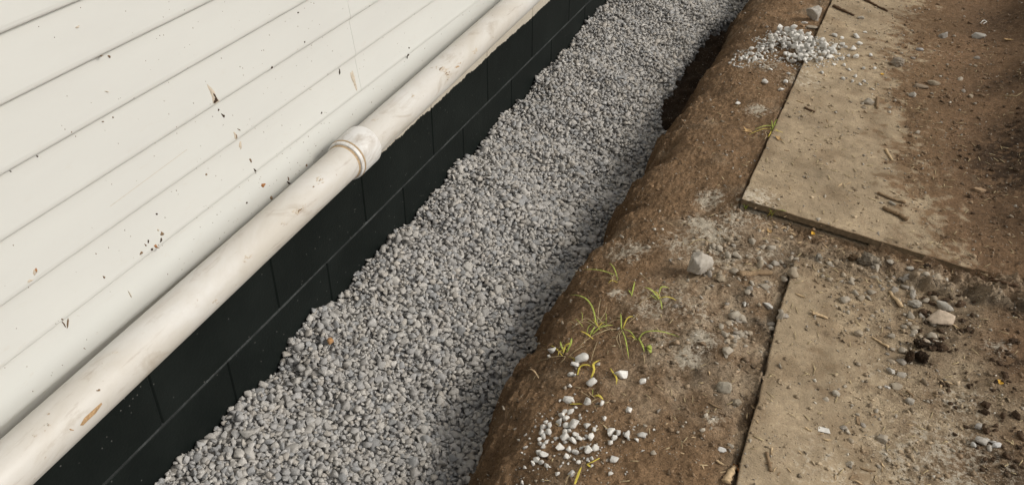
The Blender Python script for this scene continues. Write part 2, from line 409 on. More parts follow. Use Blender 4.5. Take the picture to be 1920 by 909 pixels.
def plain(name, c, rough=.8, var=.3, scale=120, spec=.25):
    m, nt, b = mat(name); L = nt.links
    p = geo_pos(nt); n = noise(nt, p, scale, 4, .65)
    k = tuple(v * (1 - var) for v in c); j = tuple(min(1, v * (1 + var)) for v in c)
    L.new(mixc(nt, mrange(nt, n, .3, .7, 0, 1), k, j), b.inputs["Base Color"]); b.inputs["Roughness"].default_value = rough; b.inputs["Specular IOR Level"].default_value = spec
    bump(nt, b, n, .3, .001)
    return m
M_MUD = plain("dried_mud", (.20, .135, .08), .95, .35, 300)
M_MUDDARK = plain("dark_mud", (.055, .035, .022), .95, .4, 300)
M_RUST = plain("rust_brown_mud", (.30, .135, .05), .9, .35, 300)
M_SMEAR = plain("pale_mud_smear", (.50, .43, .34), .9, .2, 200)
M_TANRING = plain("tan_dirt", (.42, .31, .19), .9, .3, 200)
M_OCHRE = plain("ochre_clay", (.38, .245, .125), .9, .35, 240)
M_WOOD = plain("raw_wood_chip", (.50, .365, .215), .8, .3, 160)
M_WOODDARK = plain("weathered_wood", (.24, .165, .095), .85, .35, 160)
M_ROOT = plain("dark_root", (.11, .066, .038), .9, .4, 140)
M_GRASS = plain("green_blade", (.36, .41, .085), .6, .35, 90, .3)
M_YELLOW = plain("yellowed_blade", (.62, .50, .085), .6, .25, 90, .3)
M_STRAW = plain("dry_straw", (.42, .33, .19), .85, .3, 120)
M_LEAF = plain("dry_leaf", (.42, .27, .12), .75, .3, 70)
M_YLEAF = plain("yellow_leaf", (.62, .36, .05), .7, .25, 70)
M_PLY = plain("board_edge", (.17, .125, .075), .9, .4, 90)
M_PAPER = plain("dirty_white_scrap", (.66, .63, .57), .7, .18, 90)
M_SHEATH = plain("sheathing", (.35, .3, .24), .9, .2, 30)

# ------------------------------------------------------------------ building helpers
def mesh_np(name, V, F, m, cols=None, smooth=False):
    """V (n,3), F (k,3|4) arrays"""
    V = np.ascontiguousarray(V, np.float32); F = np.ascontiguousarray(F, np.int32)
    me = bpy.data.meshes.new(name)
    me.vertices.add(len(V)); me.vertices.foreach_set("co", V.ravel())
    n = F.shape[1]
    me.loops.add(F.size); me.loops.foreach_set("vertex_index", F.ravel())
    me.polygons.add(len(F)); me.polygons.foreach_set("loop_start", np.arange(0, F.size, n, dtype=np.int32))
    me.polygons.foreach_set("loop_total", np.full(len(F), n, np.int32))
    if smooth: me.polygons.foreach_set("use_smooth", np.ones(len(F), bool))
    me.update(calc_edges=True)
    if cols is not None:
        a = me.attributes.new("col", 'FLOAT_COLOR', 'POINT')
        a.data.foreach_set("color", (cols if np.shape(cols)[1] == 4 else np.hstack([cols, np.zeros((len(cols), 1))])).astype(np.float32).ravel())
    if m: me.materials.append(m)
    return me
def mesh_py(name, V, F, m, smooth=False):
    me = bpy.data.meshes.new(name); me.from_pydata([tuple(map(float, v)) for v in V], [], F)
    if smooth: me.polygons.foreach_set("use_smooth", np.ones(len(F), bool))
    me.update(); me.materials.append(m); return me
def link(name, me, parent=None, loc=None):
    o = bpy.data.objects.new(name, me); COL.objects.link(o)
    if parent is not None: o.parent = parent
    if loc is not None: o.location = loc
    return o
def tag(o, label=None, cat=None, group=None, kind=None):
    if label: o["label"] = label
    if cat: o["category"] = cat
    if group: o["group"] = group
    if kind: o["kind"] = kind
    return o
def empty(name, loc=(0, 0, 0)):
    o = bpy.data.objects.new(name, None); o.empty_display_size = .1; COL.objects.link(o); o.location = loc; return o
def ico(sub):
    t = (1 + 5 ** .5) / 2
    V = [(-1, t, 0), (1, t, 0), (-1, -t, 0), (1, -t, 0), (0, -1, t), (0, 1, t), (0, -1, -t), (0, 1, -t), (t, 0, -1), (t, 0, 1), (-t, 0, -1), (-t, 0, 1)]
    F = [(0, 11, 5), (0, 5, 1), (0, 1, 7), (0, 7, 10), (0, 10, 11), (1, 5, 9), (5, 11, 4), (11, 10, 2), (10, 7, 6), (7, 1, 8), (3, 9, 4), (3, 4, 2), (3, 2, 6), (3, 6, 8), (3, 8, 9), (4, 9, 5), (2, 4, 11), (6, 2, 10), (8, 6, 7), (9, 8, 1)]
    V = [np.array(v) / np.linalg.norm(v) for v in V]
    for _ in range(sub):
        cache = {}; G = []
        def mid(a, b):
            k = (min(a, b), max(a, b))
            if k not in cache:
                q = V[a] + V[b]; V.append(q / np.linalg.norm(q)); cache[k] = len(V) - 1
            return cache[k]
        for a, b, c in F:
            x, y, z = mid(a, b), mid(b, c), mid(c, a); G += [(a, x, z), (b, y, x), (c, z, y), (x, y, z)]
        F = G
    return np.array(V), np.array(F)
ICO = [ico(k) for k in range(4)]
def hull_rock(seed, pts=13, bev=.10, aniso=(1, .78, .58), rough=0.0, sub=0):
    """angular broken stone: convex hull of a few random points, its edges slightly worn"""
    g = np.random.default_rng(seed); bm = bmesh.new()
    P = g.normal(size=(pts, 3)); P /= np.linalg.norm(P, axis=1)[:, None]; P *= g.uniform(.78, 1.0, (pts, 1))
    P = P * np.array(aniso) * g.uniform(.88, 1.12, 3)
    for p in P: bm.verts.new(p)
    r = bmesh.ops.convex_hull(bm, input=bm.verts)
    bmesh.ops.delete(bm, geom=list({e for e in r["geom_interior"] + r["geom_unused"] if isinstance(e, bmesh.types.BMVert)}), context='VERTS')
    bmesh.ops.dissolve_limit(bm, angle_limit=R(14), verts=bm.verts, edges=bm.edges)
    if bev: bmesh.ops.bevel(bm, geom=list(bm.edges), offset=bev, segments=1, profile=.5, affect='EDGES', clamp_overlap=True)
    bmesh.ops.triangulate(bm, faces=bm.faces)
    if sub:
        bmesh.ops.subdivide_edges(bm, edges=list(bm.edges), cuts=sub, use_grid_fill=True); bmesh.ops.triangulate(bm, faces=bm.faces)
    bm.verts.ensure_lookup_table()
    V = np.array([v.co for v in bm.verts]); F = np.array([[v.index for v in f.verts] for f in bm.faces]); bm.free()
    if rough:
        k = g.normal(size=(14, 3)) * 6; ph = g.uniform(0, 6.28, 14)
        V = V * (1 + rough * (sum(np.sin(V @ k[i] + ph[i]) for i in range(14)) + .6 * sum(np.sin(V @ k[i] * 2.7 + ph[13 - i]) for i in range(14))) / 4.2)[:, None]
    V -= (V.max(0) + V.min(0)) / 2
    return V / np.abs(V[:, :2]).max(), F
def rock(sub, seed, cuts=7, aniso=(1, .78, .58), depth=(.62, .9), lump=.06):
    if lump < .09: return hull_rock(seed, 18 if sub > 2 else 15, .09, aniso, .045 if sub > 2 else 0, 4 if sub > 2 else 0)
    g = np.random.default_rng(seed); V, F = ICO[sub]; V = V.copy()      # a crumbly clod
    for f, a in ((2.2, 1.0), (6, .7), (13, .5), (24, .3)):
        k = g.normal(size=(9, 3)) * f; ph = g.uniform(0, 6.28, 9)
        V = V * (1 + lump * a * sum(np.sin(V @ k[i] + ph[i]) for i in range(9)) / 2.2)[:, None]
    V = V * np.array(aniso) * g.uniform(.88, 1.12, 3); V -= (V.max(0) + V.min(0)) / 2
    return V / np.abs(V[:, :2]).max(), F
def rot(yaw, tilt, az):
    cz, sz = np.cos(yaw), np.sin(yaw)
    Z = np.array([[cz, -sz, 0], [sz, cz, 0], [0, 0, 1.0]])
    ax = np.array([np.cos(az), np.sin(az), 0]); K = np.array([[0, -ax[2], ax[1]], [ax[2], 0, -ax[0]], [-ax[1], ax[0], 0]])
    return (np.eye(3) + np.sin(tilt) * K + (1 - np.cos(tilt)) * K @ K) @ Z
def rock_mass(items, variants, cols):
    """items: (x,y,z,scale,R,variant) -> merged arrays"""
    Vs, Fs, Cs, n = [], [], [], 0
    for it, c in zip(items, cols):
        V, F = variants[it[5]]
        v = (V * it[3]) @ it[4].T + np.array(it[:3])
        Vs.append(v); Fs.append(F + n); Cs.append(np.repeat(np.asarray(c)[None], len(v), 0)); n += len(v)
    return np.vstack(Vs), np.vstack(Fs), np.vstack(Cs)
def grey(g, kind):
    t = g.random()
    if kind == 'gravel':
        base = [(.31, .31, .305), (.41, .395, .37), (.45, .425, .385), (.42, .40, .37), (.49, .465, .425), (.37, .36, .345), (.44, .405, .355)][g.integers(0, 7)]
        return np.array(base) * g.uniform(.85, 1.15)
    if kind == 'white':
        return np.array((.68, .655, .60)) * g.uniform(.78, 1.12)
    if kind == 'pebble':
        base = [(.33, .27, .195), (.38, .33, .26), (.27, .205, .135), (.42, .37, .295), (.33, .295, .25)][g.integers(0, 5)]
        return np.array(base) * g.uniform(.85, 1.15)
    return np.array((.085, .055, .034)) * g.uniform(.7, 1.5)

# ================================================================== THE HOUSE
house = empty("house", (0, 2.5, 0))
tag(house, "house wall of white lap siding over a black painted block foundation", "house")
HY = np.array((0, 2.5, 0))
def part(name, V, F, m, parent=house, smooth=False):
    return link(name, mesh_py(name, np.asarray(V, float) - HY, F, m, smooth), parent)
def box(x0, x1, y0, y1, z0, z1):
    V = [(x0, y0, z0), (x1, y0, z0), (x1, y1, z0), (x0, y1, z0), (x0, y0, z1), (x1, y0, z1), (x1, y1, z1), (x0, y1, z1)]
    return V, [(0, 3, 2, 1), (4, 5, 6, 7), (0, 1, 5, 4), (1, 2, 6, 5), (2, 3, 7, 6), (3, 0, 4, 7)]
part("wall", *box(-.25, -.006, -2.0, 8.5, .30, 2.9), M_SHEATH)
part("foundation_core", *box(-.25, -.0035, -2.0, 8.5, -.62, .2995), M_BLOCK)
# blocks, two courses in view: bevelled faces, joints between them
def block(y0, y1, z0, z1):
    g = .0014; b = .0028
    y0 += g; y1 -= g; z0 += g; z1 -= g
    V = [(-.09, y0, z0), (-.09, y1, z0), (-.09, y1, z1), (-.09, y0, z1), (-b, y0, z0), (-b, y1, z0), (-b, y1, z1), (-b, y0, z1),
         (0, y0 + b, z0 + b), (0, y1 - b, z0 + b), (0, y1 - b, z1 - b), (0, y0 + b, z1 - b)]
    F = [(0, 3, 2, 1), (8, 9, 10, 11)] + [(i, (i + 1) % 4, 4 + (i + 1) % 4, 4 + i) for i in range(4)] + [(4 + i, 4 + (i + 1) % 4, 8 + (i + 1) % 4, 8 + i) for i in range(4)]
    return V, F
for row, (z0, z1, y0) in enumerate(((.025, .228, .928 - .4075 * 6), (-.178, .025, 1.136 - .4075 * 6), (.228, .2995, 1.136 - .4075 * 6))):
    for k in range(22):
        ya = y0 + .4075 * k
        if ya < 7.8:
            part("foundation_block", *block(ya, ya + .4075, z0, z1), M_BLOCK)
# mortar bead along the bed joint, rubbed grey where the paint missed it
g = np.random.default_rng(3); ys = np.arange(.3, 6.5, .012); V, F = [], []
for i, y in enumerate(ys):
    wdt = .0009 + .0007 * float(perlin(y * 6, 0.3, 91)) + .0006 * float(perlin(y * 30, .3, 92)); zc = .0252 + .0016 * float(perlin(y * 5, .7, 93)); px = .0012 + .0006 * float(perlin(y * 20, .1, 94))
    V += [(-.003, y, zc - .0035), (px, y, zc - wdt), (px, y, zc + wdt), (-.003, y, zc + .0035)]
    if i: F += [(4 * i - 4 + j, 4 * i + j, 4 * i + j + 1, 4 * i - 3 + j) for j in range(3)]
part("mortar_joint", V, F, M_JOINT)
# siding: each lap a board, thicker at its foot
LAP, E0 = .0959, .8984
def face_x(z):
    k = (z - E0) / LAP; f = k - np.floor(k)
    return .0246 - .0104 * f
def siding_board(y0, y1, zb, seed, dx):
    n = max(2, int((y1 - y0) / .08)); V, F = [], []
    prof = [(.002, 0.0015), (.0180, 0), (.0218, .0007), (.0236, .0024), (.0243, .0052), (.0244, .010), (.0212, .037), (.0174, .070), (.0142, LAP + .004), (.002, LAP + .004)]
    zb = zb
    for i in range(n + 1):
        y = y0 + (y1 - y0) * i / n
        wob = .0006 * float(perlin(y * 2.1, seed * 1.7, 95)); wz = .0014 * float(perlin(y * 1.3, seed * 2.3, 96))
        for (px, pz) in prof: V.append((px + dx + wob, y, zb + pz + wz * (pz < .01)))
    m = len(prof)
    for i in range(n):
        for j in range(m):
            a, b2 = i * m + j, i * m + (j + 1) % m; F.append((a, b2, b2 + m, a + m))
    F.append(tuple(range(m - 1, -1, -1))); F.append(tuple(n * m + j for j in range(m)))
    return V, F
for k in range(-6, 21):
    zb = E0 + LAP * k
    if zb < .31: continue
    seam = {-3: 1.736, -4: 1.742, -5: 1.75}.get(k, [4.9, 5.6, 4.2, 6.1][k % 4])
    a = part("siding_board", *siding_board(-2, seam, zb, k, 0), M_SIDING)
    a2 = part("siding_board", *siding_board(seam - .002, 8.5, zb, k, .0005), M_SIDING)
part("starter_strip", *box(-.002, .012, -2, 8.5, .285, .318), M_SIDING)
# mud thrown on the siding, in dried flakes
def on_siding(px, py):
    d = ray(px, py).reshape(-1, 3); x = np.full(len(d), .02)
    for _ in range(5):
        t = (x - CAM[0]) / d[:, 0]; p = CAM + d * t[:, None]; x = face_x(p[:, 2])
    p[:, 0] = x; return p
def flake(outline, m, name="mud_splash", thick=.0012, surf_x=None):
    """outline: photo pixels round the flake; a low dome of dried mud on the siding"""
    o = np.array(outline, float); P = on_siding(o[:, 0], o[:, 1]); n = len(P); c = P.mean(0)
    inner = c + (P - c) * .6
    row = int(math.floor((c[2] - E0) / LAP + 1e-6))
    V = []
    for q in P: V.append((float(face_x(q[2])) + .0004 if int(math.floor((q[2] - E0) / LAP)) == row else float(face_x(q[2])) + .0004, q[1], q[2]))
    for q in inner: V.append((float(face_x(q[2])) + .0016 + thick, q[1], q[2]))
    V.append((float(face_x(c[2])) + .0016 + thick * 1.3, c[1], c[2]))
    F = [(i, (i + 1) % n, n + (i + 1) % n, n + i) for i in range(n)] + [(n + i, n + (i + 1) % n, 2 * n) for i in range(n)]
    part(name, V, F, m, smooth=True)
def blob(cx, cy, rx, ry, ang, seed, n=17):
    g = np.random.default_rng(seed); out = []; ph = g.uniform(0, 6.28, 3)
    for i in range(n):
        a = 2 * math.pi * i / n; r = (.85 + .22 * math.sin(2 * a + ph[0]) + .2 * math.sin(3 * a + ph[1]) + .12 * math.sin(5 * a + ph[2])) * g.uniform(.82, 1.12); u, v = rx * r * math.cos(a), ry * r * math.sin(a)
        out.append((cx + u * math.cos(ang) - v * math.sin(ang), cy + u * math.sin(ang) + v * math.cos(ang)))
    return out
flake([(387, 157), (391, 160), (397, 166), (402, 172), (405, 180), (411, 190), (404, 195), (398, 194), (397, 183), (393, 172), (389, 164)], M_SMEAR, thick=.0006)
for q in ([(396, 172), (401, 174), (404, 181), (409, 190), (404, 193), (400, 188), (402, 183), (398, 178)], [(399, 188), (403, 186), (404, 193), (400, 194)]):
    flake(q, M_MUDDARK, thick=.0016)
for (cx, cy, rx, ry, ang, mt) in ((418, 217, 2.6, 5, -.5, M_MUDDARK), (409, 206, 1.5, 2.4, .3, M_MUDDARK), (440, 253, 3.2, 9.5, -.4, M_SMEAR), (442, 255, 1.6, 6, -.4, M_MUD), (450, 273, 3, 11, .05, M_SMEAR), (447, 243, 1.2, 4.5, -.9, M_MUD),
                              (469, 301, 1.7, 7, -.45, M_MUD), (477, 320, 1.6, 5.5, -.5, M_MUDDARK), (386, 327, 2.2, 2, 0, M_MUD), (493, 347, 5, 4, .2, M_RUST), (508, 371, 4, 3.4, .6, M_MUD), (541, 343, 3.8, 3, .5, M_MUDDARK), (574, 310, 1.5, 2.5, 0, M_MUD),
                              (303, 438, 3.4, 6, .1, M_MUD), (301, 450, 2, 5, .4, M_MUDDARK), (291, 461, 4, 3, .3, M_RUST), (284, 467, 2, 3.4, .3, M_MUDDARK), (277, 452, 1.3, 3.4, .2, M_MUDDARK), (264, 474, 2.6, 4.4, .4, M_MUD), (296, 431, 2, 3, .8, M_SMEAR), (272, 459, 1.2, 4, -.5, M_MUD),
                              (293, 401, 1.4, 2.4, 0, M_MUDDARK), (66, 506, 3, 4.6, .1, M_RUST), (55, 526, 6.5, 3.4, -.2, M_SMEAR), (65, 509, 5, 8, .1, M_SMEAR), (204, 106, 3, 2.6, .6, M_MUD), (189, 105, 2.2, 1.4, -.4, M_MUD), (462, 380, 1.6, 2.4, 0, M_MUDDARK), (126, 605, 1.4, 9, .1, M_MUD), (119, 607, 1.1, 6, -.5, M_MUD), (116, 598, 1, 3, -.7, M_MUD),
                              (636, 135, 1, 6, -.1, M_MUDDARK), (663, 150, 4, 22, -.18, M_SMEAR), (764, 105, 1.3, 5, .1, M_MUDDARK), (766, 90, 1.2, 2, .3, M_MUDDARK), (69, 293, 1.5, 2, .4, M_MUDDARK), (192, 228, 1.6, 1.6, 0, M_MUD), (19, 321, 1.5, 1.3, 0, M_MUDDARK), (211, 220, 1.4, 1.4, 0, M_MUD), (145, 51, 4, 2.2, -.3, M_SMEAR), (200, 172, 4, 1.6, .2, M_SMEAR),
                              (558, 24, 1.4, 1.6, 0, M_MUDDARK), (509, 127, 1.2, 2.6, .2, M_MUDDARK), (570, 79, 1.2, 1.6, 0, M_MUDDARK), (540, 335, 1.2, 4, -.1, M_MUD), (602, 212, 1.2, 2.4, .2, M_MUDDARK), (194, 519, 1.6, 4, -.6, M_MUD), (243, 551, 1, 10, -.5, M_SMEAR)):
    flake(blob(cx, cy, rx, ry, ang, int(cx * 7 + cy)), mt, thick=.0005 if mt is M_SMEAR else .0011)
# fine specks, too many to count
V, F = [], []; g = np.random.default_rng(21)
for i in range(520):
    z = .34 + .62 * g.random() ** 1.7; y = g.uniform(.6, 3.2)
    if g.random() < .4: y = g.normal(1.35, .25)
    r = g.uniform(.0003, .0010); x = float(face_x(z)) + .0005; n = len(V); st = g.uniform(.7, 2.2)
    for a in range(5): V.append((x, y + r * math.cos(a * 1.257), z + st * r * math.sin(a * 1.257)))
    V.append((x + .0013, y, z)); F += [(n + a, n + (a + 1) % 5, n + 5) for a in range(5)]
o = part("mud_specks", V, F, M_MUD); o["kind"] = "stuff"
V, F = [], []                                   # a long hair scratch
P = on_siding(np.linspace(205, 350, 20), np.linspace(387, 280, 20))
for i, q in enumerate(P):
    V += [(q[0] + .0012, q[1], q[2] - .0004), (q[0] + .0012, q[1], q[2] + .0004)]
    if i: F.append((2 * i - 2, 2 * i, 2 * i + 1, 2 * i - 1))
part("scratch", V, F, M_SMEAR)

tick('house')
# ================================================================== THE PIPE
PX, PR = .102, .0419
def pipe_z(y): return .3318 + .0285 * (y - .85)
def lathe(rings, n=48):
    """rings (y, radius): closed loops round the pipe axis"""
    V, F = [], []
    for i, (y, r) in enumerate(rings):
        for a in range(n):
            t = 2 * math.pi * a / n; V.append((PX + r * math.cos(t), y, pipe_z(y) + r * math.sin(t)))
        if i: F += [((i - 1) * n + a, (i - 1) * n + (a + 1) % n, i * n + (a + 1) % n, i * n + a) for a in range(n)]
    return V, F
pipe = empty("drain_pipe", (PX, 1.6, pipe_z(1.6)))
tag(pipe, "long cream white plastic pipe with a coupling running along the foot of the siding", "pipe")
def ppart(name, VF, m, smooth=True):
    return link(name, mesh_py(name, np.asarray(VF[0], float) - np.array((PX, 1.6, pipe_z(1.6))), VF[1], m, smooth), pipe)
ppart("pipe_length", lathe([(-2, PR)] + [(y, PR + .0002 * math.sin(y * 9)) for y in np.arange(-1.5, 1.58, .09)]), M_PIPE)
ppart("pipe_length", lathe([(y, PR) for y in np.arange(1.55, 8.4, .25)]), M_PIPE)
CY0, CY1, CR = 1.528, 1.616, .0497
ppart("coupling", lathe([(CY0 + .012, PR - .001), (CY0 + .012, CR - .002), (CY0 + .013, CR), (CY1 - .004, CR), (CY1 - .001, CR - .0012), (CY1, CR - .003), (CY1, PR - .001)]), M_COUP, False).data.polygons.foreach_set("use_smooth", [True] * (6 * 48))
ppart("coupling_rim", lathe([(CY0, PR - .001), (CY0, CR - .0035), (CY0 + .001, CR - .0022), (CY0 + .005, CR - .0010), (CY0 + .0085, CR - .0006), (CY0 + .0095, CR - .003), (CY0 + .0095, PR - .001)]), M_COUP, False)
ppart("dirt_ring", lathe([(CY0 - .006, PR + .0001), (CY0 - .004, PR + .0006), (CY0 + .0005, PR + .0022)]), M_TANRING)
ppart("dirt_ring", lathe([(CY0 + .0094, CR - .0022), (CY0 + .011, CR - .0004), (CY0 + .0135, CR + .0003)]), M_TANRING)
def on_pipe(px, py):
    d = ray([px], [py])[0]; best = None
    z0 = pipe_z(1.6)
    for _ in range(4):
        a = d[0] ** 2 + d[2] ** 2; ox, oz = CAM[0] - PX, CAM[2] - z0
        b = ox * d[0] + oz * d[2]; r = PR + .0003; disc = b * b - a * (ox * ox + oz * oz - r * r)
        t = (-b - math.sqrt(max(disc, 0))) / a; p = CAM + d * t; z0 = pipe_z(p[1])
    return p
def pipe_flake(outline, m, name="mud_splash", thick=.0008):
    P = np.array([on_pipe(*q) for q in outline]); c = np.array(on_pipe(*np.mean(np.array(outline), 0))); n = len(P)
    def lift(q, h):
        ax = np.array((PX, q[1], pipe_z(q[1]))); r = q - ax; return ax + r / np.linalg.norm(r) * (PR + h)
    V = [lift(q, .0002) for q in P] + [lift(c + (q - c) * .6, thick) for q in P] + [lift(c, thick * 1.3)]
    F = [(i, (i + 1) % n, n + (i + 1) % n, n + i) for i in range(n)] + [(n + i, n + (i + 1) % n, 2 * n) for i in range(n)]
    ppart(name, (V, F), m)
pipe_flake([(150, 797), (158, 783), (172, 770), (190, 754), (192, 757), (180, 774), (167, 786), (156, 797)], M_OCHRE)
for (cx, cy, rx, ry, ang, mt) in ((185, 731, 3.5, 4, 0, M_MUD), (91, 796, 4.5, 2.8, -.3, M_MUD), (134, 805, 3, 4, .3, M_OCHRE), (70, 815, 8, 3, -.3, M_SMEAR), (822, 128, 9, 3, .4, M_MUD), (840, 141, 5, 6, .2, M_MUD), (859, 124, 4, 8, .1, M_OCHRE), (837, 133, 12, 5, .5, M_SMEAR),
                              (555, 395, 8, 7, .3, M_MUD), (570, 385, 5, 4, 0, M_OCHRE), (600, 338, 9, 8, .2, M_SMEAR), (601, 336, 5, 4.5, .2, M_MUD), (890, 95, 6, 5, -.4, M_SMEAR), (660, 255, 5, 2.5, -.5, M_SMEAR), (459, 490, 2.4, 3.4, .2, M_MUDDARK), (463, 480, 7, 5, .3, M_SMEAR), (405, 565, 4, 7, .5, M_SMEAR), (220, 660, 7, 1.6, -.7, M_SMEAR), (915, 15, 5, 2.2, -.4, M_SMEAR), (892, 37, 4, 1.8, -.6, M_MUD), (588, 350, 2, 2.4, 0, M_MUD), (775, 180, 6, 3, -.7, M_SMEAR), (700, 225, 8, 1.6, -.7, M_SMEAR), (530, 420, 6, 3, -.6, M_SMEAR)):
    g = np.random.default_rng(int(cx * 3 + cy)); nf = 1 if max(rx, ry) < 4.5 else 7
    for q_ in range(nf):
        ox, oy = (0, 0) if nf == 1 else (g.normal(0, rx * .55), g.normal(0, ry * .55)); k_ = 1 if nf == 1 else g.uniform(.16, .5)
        al = -.72 + g.normal(0, .3)
        pipe_flake(blob(cx + ox, cy + oy, max(rx, ry) * k_ * 1.15, min(rx, ry) * k_ * .7, al if nf > 1 else ang, int(cx * 5 + cy) + q_), mt if g.random() < .6 else M_SMEAR, thick=.0005)

tick('pipe')
# ================================================================== THE GROUND
xs = np.concatenate([np.linspace(-.02, .40, 8), np.arange(.42, .54, .005), np.arange(.54, .74, .0024), np.arange(.74, .90, .0045), np.arange(.90, .935, .003), np.arange(.938, 1.09, .0055),
                     np.arange(1.093, 1.135, .003), np.arange(1.14, 1.95, .0055), np.arange(1.96, 2.9, .012), np.geomspace(2.95, 70, 16)])
ys = np.concatenate([-np.geomspace(60, .2, 14), np.linspace(.0, .6, 12), np.arange(.62, 2.27, .0055), np.arange(2.27, 2.33, .003), np.arange(2.335, 3.1, .0065), np.arange(3.1, 5.0, .0095), np.geomspace(5.05, 90, 16)])
X, Y = np.meshgrid(xs, ys)
Z = soil(X, Y)
far = ss(3, 6, np.abs(X)) * 1.0
Z = np.where(X > 2.9, np.minimum(Z, .6), Z)
def gridfaces(nx, ny):
    i = np.arange(nx - 1)[None] + nx * np.arange(ny - 1)[:, None]; i = i.ravel()
    return np.stack([i, i + 1, i + nx + 1, i + nx], 1)
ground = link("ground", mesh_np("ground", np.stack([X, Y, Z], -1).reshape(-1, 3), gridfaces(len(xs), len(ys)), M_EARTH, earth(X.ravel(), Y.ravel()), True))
tag(ground, kind="structure")

tick('ground')
# ------------------------------------------------------------------ the two boards lying on the ground
def make_board(b, name, label, du, dv, vmax, thick=.019):
    us = np.concatenate([[0, .0015], np.arange(.005, .75, du)]); vs = np.concatenate([[0, .0015], np.arange(.005, vmax - .003, dv), [vmax - .0015, vmax]])
    Uu, Vv = np.meshgrid(us, vs)
    W = wav(b, Vv) * ss(.12, 0, Uu)
    ch = .004 * np.maximum(perlin(Vv * 16, Vv * 0, 101) - .1, 0) * ss(.01, 0, Uu)
    Uw = Uu + W + ch
    x = b[0][0] + b[2][0] * Uw + b[1][0] * Vv; y = b[0][1] + b[2][1] * Uw + b[1][1] * Vv
    z = board_top(b, x, y)
    rim = np.minimum(np.minimum(Uu, Vv), vmax - Vv); z = z - .0016 * ss(.0016, 0, rim)
    P = np.stack([x, y, z], -1); org = np.array((b[0][0], b[0][1], 0))
    o = empty(name, org)
    tag(o, label, "board")
    nx, ny = len(us), len(vs)
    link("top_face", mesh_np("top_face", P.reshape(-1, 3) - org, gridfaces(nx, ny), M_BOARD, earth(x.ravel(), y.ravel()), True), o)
    loop = np.concatenate([P[0, ::-1], P[1:, 0], P[-1, 1:]]) - org      # near end, long side, far end
    low = loop.copy(); low[:, 2] -= thick
    low[:, 2] += .002 * rng.random(len(low))
    n = len(loop); V = np.vstack([loop, low]); i = np.arange(n - 1)
    link("edge_face", mesh_np("edge_face", V, np.stack([i, i + n, i + n + 1, i + 1], 1), M_PLY, None, False), o)
    return o
make_board(BOARD1, "ground_board", "dirt caked flat board with a pale worn corner, beside the white stone heap", .006, .007, 2.44)
make_board(BOARD2, "ground_board", "dirt caked flat board with a frayed long edge, its end buried under pebbles", .006, .006, 2.372)

tick('boards')
# ------------------------------------------------------------------ gravel in the trench: stones dropped one by one until the bed is full
cell = .004; GX0, GY0 = 0.0, .05; NX, NY = int(.66 / cell), int((5.7 - GY0) / cell)
gx = GX0 + (np.arange(NX) + .5) * cell; gy = GY0 + (np.arange(NY) + .5) * cell
GXX, GYY = np.meshgrid(gx, gy)
T = gravel_top(GXX, GYY); S_ = soil(GXX, GYY)
H = np.maximum(T - .020 + .003 * rng.random(T.shape), S_)
top_ok = T > S_ + .002
GV = [[hull_rock(500 + i, int(rng.integers(9, 15)), .07, (1, rng.uniform(.62, .9), rng.uniform(.42, .75))) for i in range(28)], [hull_rock(800 + i, 9, 0, (1, rng.uniform(.65, .9), rng.uniform(.45, .7))) for i in range(16)]]
stones = []
cand = np.argwhere(top_ok); N = 80000
pick = cand[rng.integers(0, len(cand), (N, 3))]
sizes = np.clip(np.exp(rng.normal(math.log(.0055), .40, N)), .0026, .0155)
for i in range(N):
    r = sizes[i]
    best, bh = None, 9
    for (j, k) in pick[i]:
        h = H[j, k] - T[j, k]
        if h < bh: bh, best = h, (j, k)
    if bh > -.0022: continue
    j, k = best; n = int(r / cell) + 1
    j0, j1, k0, k1 = max(j - n, 0), min(j + n + 1, NY), max(k - n, 0), min(k + n + 1, NX)
    W = H[j0:j1, k0:k1]
    x, y = gx[k] + rng.uniform(-.5, .5) * cell, gy[j] + rng.uniform(-.5, .5) * cell
    x = max(x, r * .8)
    d2 = ((gx[None, k0:k1] - x) ** 2 + (gy[j0:j1, None] - y) ** 2) / (r * r)
    core = W[d2 < .5]
    rz = r * .62
    base = (core.mean() * .6 + core.max() * .4) if core.size else W.mean()
    z = base + rz * .38
    if z + rz > T[j, k] + .009: z = T[j, k] + .009 - rz
    H[j0:j1, k0:k1] = np.maximum(W, np.where(d2 < 1, z + rz * np.sqrt(np.maximum(1 - d2, 0)) * .9, -9))
    stones.append((x, y, z, r, rot(rng.uniform(0, 6.28), abs(rng.normal(0, .4)), rng.uniform(0, 6.28))))
# which ones the picture shows largest: bare on top, in the frame, near
A = np.array([s[:4] for s in stones])
dv = A[:, :3] - CAM; dep = dv @ _fw
qx = 960 + FPX * (dv @ _r) / dep; qy = 454.5 - FPX * (dv @ _cu) / dep
jj = np.clip(((A[:, 1] - GY0) / cell).astype(int), 0, NY - 1); kk = np.clip((A[:, 0] / cell).astype(int), 0, NX - 1)
bare = (A[:, 2] + A[:, 3] * .5 > H[jj, kk] - .003) & (A[:, 0] < lip(A[:, 1]) - .10) & (qx > 15) & (qx < 1905) & (qy > 10) & (qy < 900)
score = np.where(bare, A[:, 3] / dep, 0)
order = np.argsort(-score)[:290]
big = set(order.tolist())
g = np.random.default_rng(77)
gm = [mesh_np("gravel_stone", GV[0][i % 28][0], GV[0][i % 28][1], M_STONE, np.repeat(grey(g, 'gravel')[None], len(GV[0][i % 28][0]), 0)) for i in range(48)]
for i in big:
    s = stones[i]
    o = link("gravel_stone", gm[int(rng.integers(0, 48))])
    o.matrix_world = Matrix.LocRotScale(Vector(s[:3]), Matrix(s[4].tolist()).to_quaternion(), Vector((s[3],) * 3))
    tag(o, "grey crushed stone lying loose in the gravel bed of the trench", "stone", "larger stones of the trench gravel")
items, cols = [], []
